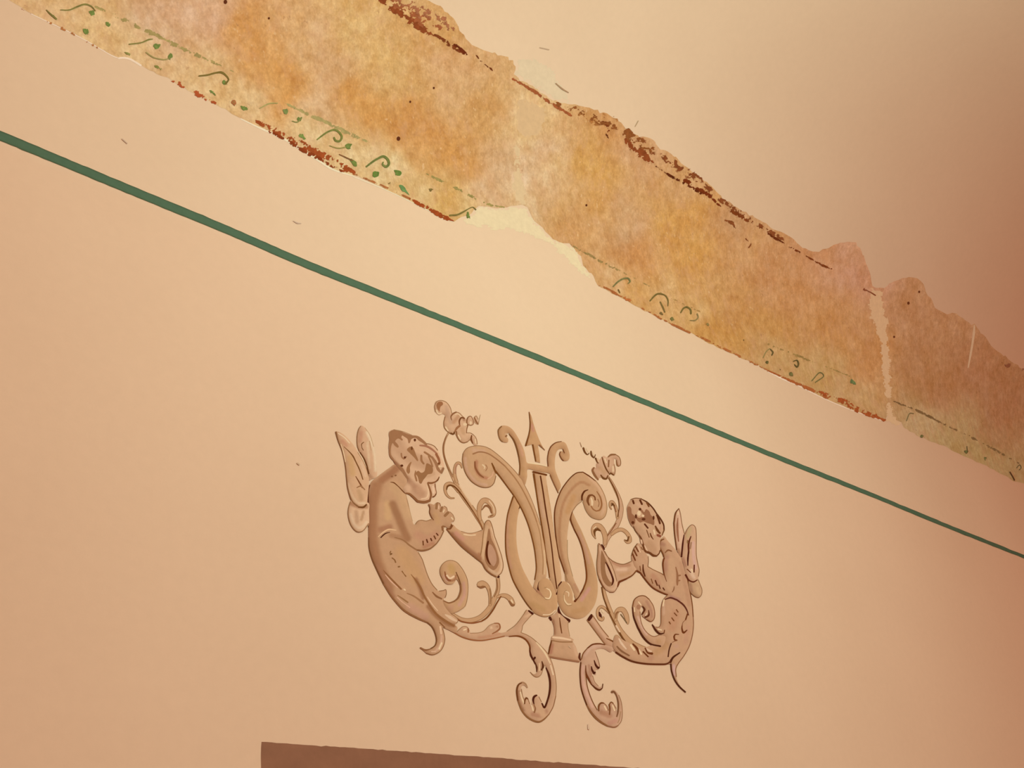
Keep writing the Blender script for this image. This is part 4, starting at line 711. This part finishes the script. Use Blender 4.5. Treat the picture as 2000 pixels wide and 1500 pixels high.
# head
E('head', ch, '772,908 767,900 761.5,892 759,880 758.5,870 760,858 759,848 761,842 768,839.5 775,840.5 785,843.5 795,847 803,850 812,850.5 820,855 828,861 833,867 838,868 846,871 852,877 857,885 861,895 865,902 867,911 865,918 862,925 858.5,930 856,937 852.5,941.5 848.5,943.5 848,950 850,957 851.5,962 850.5,967.5 845,971.5 841,974 839,980 835,982.5 825,982.5 816,980.5 808,973.5 800,966 791,963.5 787,955 795,940 786,925',
  'DDAE82', [('BC8A62', 30, '772,860 786,884 812,900 838,908', .55), ('C4926A', 22, '812,955 822,965'), ('B98660', 12, '795,935 808,950', .8), ('D0A074', 10, '835,930 845,925'), ('A8714A', 8, '766,900 775,908 783,918', .9)],
  [('A06C46', (5, 6, 5, 3), '778,910 785,918 791,928 796,936'), ('A06C46', (3, 3, 3), '783,886 784,893 788,897'), ('A06C46', 2.6, '788,897 793,892'), ('9E6A42', (4, 4.5, 3.5), '822,890 822.5,900 827,906.5'), ('9E6A42', (2, 3.6, 4, 3), '811,920 810,928 812,936 813,940'), ('A86C4C', (3, 4.5, 4, 3), '819,870.5 832,872 844,879 853,887'), ('9E6A42', (4, 4, 3), '828,883.5 838,890 850,901'), ('9E6A42', (3, 3, 3), '836,891 841,903 844,912'), ('9A5C38', (5, 5, 4), '851,887 856,897 858,905'), ('A06C46', (4, 6, 6, 4), '843,893 851,906 855,917 861,924'), ('9A6844', (5, 5), '861,924 865,915'), (HL, 3, '856,912 862,911'),
   ('8A5A34', 1.6, '833,867 840,868.5 848,872.5 854,880'), ('8E5832', (4, 4, 3), '835,943.5 842,944 849,942'), ('7A4420', (2, 3, 2), '849,942 854,938 857,932'), ('8E5832', (3, 3.6, 4, 4), '834.5,944 838,954 841,966 839,977'), ('8E5832', (5, 5, 4.4), '839,978 828,981 815,979.5'), ('8E5832', (4.4, 4, 3.6, 2), '815,979.5 807,971.5 799,965 791,963.5'), ('E6B88C', (2, 3.4, 3, 2), '833,948 836,960 833,972 822,975'), ('8A5230', 1.6, '849,945 850,955 851.5,963 849,969'), ('7A4420', 2.4, '851,965 848,969.5 844,971'), ('E8BA92', 4, '845,950 846,964'), ('A87C52', 1.2, '768,839.5 785,843 803,850')],
  [('A06C46', '760,845 768,840 778,841 790,846 803,850.5 815,852 824,858 833,867 832,871 825,866 817,861 811,856 803,858 800,865 797,866 795,858 788,853 785,851 783,855 786,859 784,861 777,857 771,862 774,866 778,872 776,875 770,871 766,866 763,875 763,888 769,898 766,899 760,890 758.8,873 760,858'), ('9E6A42', '794,879 800,873 806,875 809,881 812,889 816,899 814,901 808,894 800,886'), ('9E6A42', '803,903 799,905 794,913 793,921 797,926 800,922 800,913'), ('9C6840', '832,906 836,906 842,910 845,917 843,925 835,927 831,932 826,938 822,945 818,943 815,932 811,925 816,920 822,924 828,921 830,914')],
  [('5E2A10', 809.5, 860, 2.4, 3), ('5E2A10', 790, 894, 2.4), ('5E2A10', 784, 910, 3, 2.4), ('6E3A18', 803.5, 876, 1.8, 4), ('7A4420', 856.5, 906, 2.6), ('8E5A34', 765, 931, 2, 1.6), ('8E5A34', 772, 929, 2, 1.6)], grid=2.2)

# ---- smaller cherub (right)
c2 = E('cherub', emb, '1288,1056 1296,1048 1302,1055 1309,1063 1316,1071 1322,1079 1329.5,1089 1333.5,1103 1339,1120 1343,1140 1347.5,1158 1350.5,1176 1353,1200 1353.5,1220 1352,1240 1347,1260 1340,1272 1334,1282 1328,1290 1322,1298 1319,1305 1319,1316 1320.5,1326 1327,1339 1339,1353 1328,1344 1318,1331 1312,1318 1309,1304 1308,1297.5 1290,1299 1265,1298 1242,1294.5 1224,1288 1210,1280 1202,1273 1196,1262 1199.5,1242 1206,1241 1216,1250 1228,1256 1245,1263 1260,1264 1275,1260 1290,1262 1297,1245 1287,1239 1278,1230 1273,1220 1281,1225 1287,1225 1290,1218 1290,1190 1294,1172 1302,1162.5 1293,1158.5 1283,1153 1272,1145 1262,1134 1253,1122 1246,1116.5 1240,1112.5 1234,1100 1232,1088 1235,1077 1239,1068 1244,1062 1249,1062 1253,1066 1256,1075 1260,1080 1264,1086 1265.5,1095 1264.5,1106 1270,1110 1280,1116 1290,1121 1296.5,1123.5 1294,1105 1293.5,1093 1296,1086.5 1291,1074 1288,1064',
  'C9986E', [('B58060', 8, '1290,1062 1296,1064', .8), ('C28C6A', 12, '1304,1090 1300,1112', .9), ('CE9E72', 14, '1310,1095 1310,1130 1306,1150'), ('BC8862', 10, '1330,1100 1338,1140 1346,1180', .7), ('B07C68', 8, '1310,1166 1325,1172', .7), ('C48E66', 20, '1318,1200 1312,1225'), ('D6A880', 5, '1296,1180 1295,1200'), ('C29062', 16, '1280,1275 1300,1260'), ('BE8A66', 14, '1270,1285'), ('D8A894', 6, '1315,1300 1316,1318'), ('C8946E', 10, '1343,1225 1338,1255'), ('C89674', 10, '1320,1262'), ('CB9A70', 14, '1250,1095 1255,1108'), ('C08A64', 12, '1275,1125 1285,1140')],
  [('6E3414', 2.6, '1240,1067 1246,1078'), ('6E3414', 3, '1237,1074 1243,1086'), ('6E3414', 3, '1234,1081 1240,1095'), ('8E5A34', 2.6, '1251,1069 1254,1074'), ('E4B68C', 2, '1245,1067 1250,1079'), ('7A4A26', 1.4, '1265,1087 1265.5,1096 1264.5,1107'), ('6E3414', (2, 3.4, 3), '1233,1096 1240,1112 1250,1119'), ('6E3414', 2.6, '1250,1119 1262,1135 1273,1147 1284,1154 1295,1159 1303,1162'), ('5E2A10', (2, 3.6, 2.6), '1255,1103 1255.5,1115 1259,1126'), ('7A4420', 2, '1249,1106 1250,1115'), ('8E5A34', 1.6, '1264.5,1107 1275,1113 1288,1119 1296,1123'), ('7A4A26', 1.6, '1244,1062 1237,1072 1232.5,1086'),
   ('7A4420', 2, '1271,1131 1274,1140'), ('5E2A10', 2.8, '1279,1134 1283,1144'), ('5E2A10', 2.4, '1286,1143 1288.5,1150'), ('5E2A10', 2.6, '1294,1148.5 1297,1153'), ('8A5432', (2, 3.4, 2.4), '1298,1080 1304,1075 1311,1077'), ('7A4420', (2, 3.4, 3, 2), '1296,1053 1289,1057 1287.5,1066 1290,1074'), ('7A4420', 2.4, '1290,1074 1294,1082 1296,1088'), ('6E3414', (3, 3, 2, 1.2), '1296.5,1090 1294,1101 1296,1120 1301,1136'), ('9A6440', (2, 4, 4.5, 3), '1319,1108 1322,1122 1322,1136 1322,1143'), ('9A6440', 3, '1322,1125 1328,1124'), ('9A6440', 3, '1322,1135 1327,1134'), ('8E5A38', (1.4, 2.4, 1.4), '1316,1146 1315,1152 1312,1157'),
   ('4E200C', 2.6, '1331,1090 1336,1108 1341,1128'), ('7A4420', 2.2, '1341,1128 1347,1157 1351,1180 1353,1205'), ('8A5432', 1.8, '1353,1205 1353.5,1222 1351,1243 1345,1263 1335,1281 1324,1296 1319,1307 1320,1322'), ('5E2818', (2, 3.4, 3.4), '1298,1171 1309,1168 1321,1172'), ('5E2818', (3.4, 3.6, 3, 2), '1321,1172 1333,1181 1340,1191 1344,1202'), ('7A4420', 2.4, '1320,1191 1323.5,1196'), ('7A4420', 2.4, '1316,1197.5 1321,1203'), ('7A4420', 2.4, '1311,1207 1315.5,1213'), ('7A4420', 2.6, '1306,1215 1308.5,1219'), ('6E3414', 2.8, '1342,1199 1338,1211'), ('6E3414', (1.2, 3, 4.4, 2), '1332,1218 1331,1228 1334,1236 1341,1231'), ('8A5432', 1.3, '1338,1211 1333,1216 1331.5,1222'),
   ('6E3414', (1.5, 2.6, 3.6), '1325,1239.5 1318,1239.5 1315.5,1244'), ('6E3414', 3.4, '1315.5,1244 1317,1250 1321,1251'), ('8A5432', 1.4, '1321,1251 1312,1255'), ('4E200C', 2.6, '1310,1257 1306,1269 1304,1283'), ('4E200C', (5, 4, 2.5), '1308,1294 1314,1284 1327,1275'), ('5E2A10', 3, '1202,1274 1216,1283 1235,1292 1260,1296.5 1285,1297.5 1300,1297 1308,1293'), ('4E200C', 2.6, '1309.5,1297 1311,1311 1317,1328 1326,1341 1338,1352'), ('4E200C', (2, 3.6, 3.4, 2), '1273,1220 1280,1231 1288,1238 1296,1237'), ('6E3414', 2, '1296,1237 1297,1231'), (HL, 3, '1284,1229 1291,1231'), ('8E5A38', 1.5, '1302,1163 1294,1173 1290.5,1189 1290,1217 1286,1225 1280,1225'),
   (HL, 3, '1296,1172 1294,1184'), (HL, 4.5, '1231,1260 1238,1270'), (HL, 4, '1247,1270 1252,1278'), ('DDAE88', 4, '1262,1268 1271,1273'), ('6E3414', (3, 5, 3), '1235,1258 1243,1267 1247,1278'), ('6E3414', 3, '1255,1273 1265,1283'), ('6E3414', (2.6, 3.4, 5), '1259,1266 1264,1275 1273,1277'), ('8A5A38', (3, 4, 3), '1204,1263 1213,1272 1228,1281'), ('E2B690', (3, 5, 3), '1208,1248 1213,1257 1222,1268'), ('B88A5C', 1.5, '1199.5,1243 1205,1241 1212,1248')],
  label='cherub with long tail seen at a slant, drawn smaller')
E('tail_curl', c2, '1292,1263 1272,1259.5 1258,1247 1248,1232 1240,1215 1235,1198 1234,1183 1238,1171 1247,1164.5 1258,1164 1267,1170 1275,1183 1278,1198 1277,1209 1271,1214.5 1263,1211 1253,1203 1256,1199 1257.5,1190 1252,1185 1249,1194 1250,1212 1255,1226 1264,1238 1275,1243.5 1287,1241 1299,1245', 'C9986E', [('B88462', 6, '1262,1175 1270,1190 1272,1205'), ('D8A888', 5, '1245,1205 1252,1225 1262,1240'), ('C29062', 12, '1285,1253')],
  [('4E200C', (2, 2.6, 3), '1234.5,1186 1237,1205 1245,1226'), ('4E200C', (3, 3.4, 3, 3.4), '1245,1226 1256,1245 1270,1258 1289,1262.5'), ('7A4420', 2, '1234.5,1186 1238,1172 1247,1165 1258,1164.5 1267,1171'), ('8A5432', 1.7, '1267,1171 1275,1184 1278,1199 1276,1210 1270,1214 1262,1210'), ('8A5432', 1.5, '1249,1195 1250.5,1212 1256,1227 1265,1238 1276,1243.5 1288,1240'), ('5E2A10', (1.6, 4, 3), '1254,1184 1258,1191 1253,1200'), ('5E2A10', (1.5, 4, 4), '1266,1192 1266,1202 1259,1206'), (HL, 2.6, '1246,1176 1251,1182'), (HL, 2.4, '1238,1187 1238.5,1195'), ('E0B48C', 2.4, '1262,1198 1260,1203')], dots=[('A87250', 1246, 1186, 4, 5)])
E('trumpet', c2, '1167,1064 1169,1061.5 1172,1065 1178,1075 1184,1085.5 1192,1093 1203,1100 1216,1102.5 1227,1100.5 1233.5,1096 1238,1106 1242.5,1114 1235,1123 1225,1130 1215,1134.5 1208,1137 1206.5,1145 1203,1152.5 1198,1157 1190,1156.5 1180,1150 1172,1138 1167,1125 1165,1110 1166,1090 1167,1078', 'CE9E74', [('B8805C', 7, '1195,1098 1210,1105 1228,1104', .85), ('DEB088', 7, '1205,1113 1222,1112'), ('DDAE82', 6, '1169,1070 1180,1092 1195,1120 1203,1143 1195,1152 1182,1146 1170,1122'), ('C89668', 8, '1212,1124 1228,1120')],
  [('8A5432', 1.8, '1168,1062 1172,1065 1179,1077 1186,1088 1195,1096'), ('8E5E3A', 2, '1195,1096 1206,1101 1218,1102.5 1232,1097'), ('7A4420', (3, 2.6, 3), '1242,1115 1234,1124 1222,1131'), ('6E3414', (3, 4), '1222,1131 1208,1137'), ('6E3414', (4.5, 2.4), '1208,1138 1205,1147'), ('8A5A38', 1.4, '1205,1147 1199,1156 1190,1157'), ('8E6038', 1.5, '1167.5,1064 1167,1080 1165,1100 1166,1118 1170,1132'), ('7A4420', 2, '1170,1132 1175,1142 1180,1150'), ('8E6038', 1.4, '1180,1077 1190,1096 1198,1115 1204,1136')],
  [('9A6842', '1173.5,1077 1176,1078 1182,1092 1190,1109 1196,1125 1198,1134 1195.5,1142 1190,1146 1183,1143 1176.5,1134 1173,1120 1172,1098'), ('CE9E78', '1181,1102 1185,1104 1190,1117 1194,1130 1193,1138 1187,1131 1182,1118'), ('4A1808', '1181,1098 1184,1100 1190,1111 1196,1125 1198.5,1134 1196,1142 1193,1144 1195,1135 1192,1124 1187,1112')])
E('wing', c2, '1344,1136 1345,1150 1350,1160 1357,1165.5 1363,1167 1369,1163 1370,1152 1366.5,1142 1362,1130 1350,1132', 'C99C70', [('B08060', 6, '1348,1142 1350,1155', .7), ('D4A878', 7, '1361,1150 1364,1160')], [('8E5E3A', 1.4, '1350,1160 1357,1165.5 1364,1167 1369,1162 1370,1152 1366,1141 1363,1133')])
E('wing', c2, '1325,993.5 1318,1003 1315,1020 1316,1040 1319,1060 1321.5,1076 1330,1090 1331.5,1075 1333.5,1060 1336.5,1044 1334,1036 1330,1020 1327.5,1000', 'DDAE86', [('C29068', 8, '1324,1075 1327,1085'), ('E4B890', 5, '1328,1035 1327,1060')],
  [('6E3A18', (1.6, 2.6, 2.6), '1325,993.5 1318.5,1003 1315.5,1022'), ('6E3A18', (2.6, 1.8), '1315.5,1022 1317,1044 1321,1074'), ('8A5A36', 1.6, '1325,993.5 1328,1004 1331,1024 1336,1044'), ('9A6040', (1.5, 4, 4, 2), '1323,1012 1322,1026 1322.5,1042 1324.5,1058'), (HL, 2.6, '1323.5,1000 1323,1006')])
E('wing', c2, '1350,1025 1340,1035 1336,1045 1333.5,1060 1331.5,1075 1330,1089 1333,1100 1336,1112 1339,1125 1345,1134.5 1353,1137 1360,1134.5 1364,1125 1364.5,1112 1361.5,1100 1359,1085 1359,1060 1359,1045 1357,1031', 'D2A278', [('CEAA76', 8, '1347,1033 1342,1048'), ('D8A68A', 7, '1353,1060 1354,1090 1358,1110'), ('E2B890', 8, '1348,1115 1354,1128'), ('C08A68', 6, '1334,1092 1338,1105')],
  [('8A5A38', 1.5, '1337,1044 1342,1033 1350,1025.5 1357,1030 1359,1045 1359,1083 1362,1102 1364.5,1114 1363,1126'), ('4A1608', (2, 3.4, 3.4), '1335,1045 1332.5,1062 1330,1088'), ('5E2410', (2, 4, 3.4), '1348.5,1048 1344,1062 1344,1078'), ('4A1608', (3.4, 3.6, 2), '1344,1078 1342.5,1092 1342.5,1105'), ('A07050', 3, '1349,1060 1347,1072'), ('5E2410', 2.8, '1355,1104 1354.5,1118'), ('6E3414', 2, '1341,1112 1348,1118.5'), ('5E2410', (4, 3, 3, 2), '1338,1123 1344,1133 1353,1137 1361,1133'), (HL, 3, '1350,1112 1352,1119'), ('8A6038', 3, '1342,1056 1342,1061')])
E('head', c2, '1224,990 1231,976 1236,973.5 1241,973 1252,974 1264,981 1274,991 1282,1003 1289,1014 1295,1024 1297,1033 1295,1042 1291,1048 1289,1054 1288,1062 1288.5,1073 1286,1083 1280,1087 1273,1085 1266,1081 1258,1078.5 1256,1070 1250,1060 1248,1050 1243,1042 1237,1032 1231,1025 1226,1013 1224,1000', 'CF9F74', [('C4946A', 16, '1268,1062 1275,1072'), ('D6A67C', 8, '1245,985 1260,995'), ('D4A47C', 8, '1280,1020 1285,1030'), ('C89A70', 8, '1250,1032 1256,1042')],
  [('5E2E12', (1.6, 3, 3, 3), '1250,974.5 1263,981.5 1274,992.5 1281,1003'), ('5E2E12', (3, 3.4, 3, 3), '1281,1003 1289,1014 1295,1025 1296,1036'), ('7A4A26', (3, 2), '1296,1036 1292,1046'), ('7A4A26', 1.8, '1231,976.5 1240,973.5 1252,974.5'), ('5E2A10', 4, '1235,978 1237,984'), ('5E2A10', 4, '1249,977 1253,985.5'), ('7A4420', 3.4, '1262,982 1266.5,990'), ('5E2A10', (2, 4, 4), '1281,1006 1285,1014 1288,1023'), ('5E2A10', 3.4, '1258,1024 1264.5,1032'), ('7A4A28', 2, '1262,1036 1267,1050'), ('6E3A18', (2, 3, 1.5), '1269,1042 1271,1048 1275,1054'), ('6E3A18', (3, 5, 4), '1279,1028 1283,1036 1288,1042'), ('8E4A30', 5, '1283,1045.5 1289,1048'), (HL, 3.6, '1276,1036 1278,1044'), ('C8926E', 3, '1289,1030 1288,1038'),
   ('7A4A28', 1.6, '1236,1028 1241,1038 1248,1046'), ('6E3A18', (2.6, 3.4, 3.4), '1248,1046.5 1251.5,1053 1255,1064'), ('6E3A18', (3.4, 4), '1255,1064 1258,1075 1265,1079'), ('DCAC84', 3, '1251.5,1055 1253,1062'), ('6E3A18', (3, 3.4, 4, 2.6), '1259,1077.5 1268,1080 1275,1085 1282,1086'), ('6E3A18', 2.4, '1282,1086 1286.5,1081 1288,1076'), ('DCAE86', 2.4, '1258,1066 1263,1076')],
  [('9A6442', '1225,991 1229,990 1232,994 1233,1003 1238,1008 1240,1017 1238,1025 1232,1025 1227,1014 1224.5,1000'), ('9A6442', '1248,994 1254,997 1257,1001 1261,995 1267,999 1270,1006 1274,1010 1277,1018 1276,1026 1270,1024 1263,1022 1256,1019 1249,1021 1243,1016 1239,1008 1241,1005 1245,1011 1251,1011 1255,1006 1252,1001')],
  [(HL, 1247, 1003, 3.6, 5), (HL, 1255, 1008, 2.6), ('5E2A10', 1249, 995, 2.8), ('5E2A10', 1241, 1009, 2.2, 4.4), ('5E2A10', 1235, 1021, 3), ('5E2A10', 1256, 1014.5, 4, 2.4), ('5E2A10', 1275.5, 1012, 2, 4.4)], grid=2)
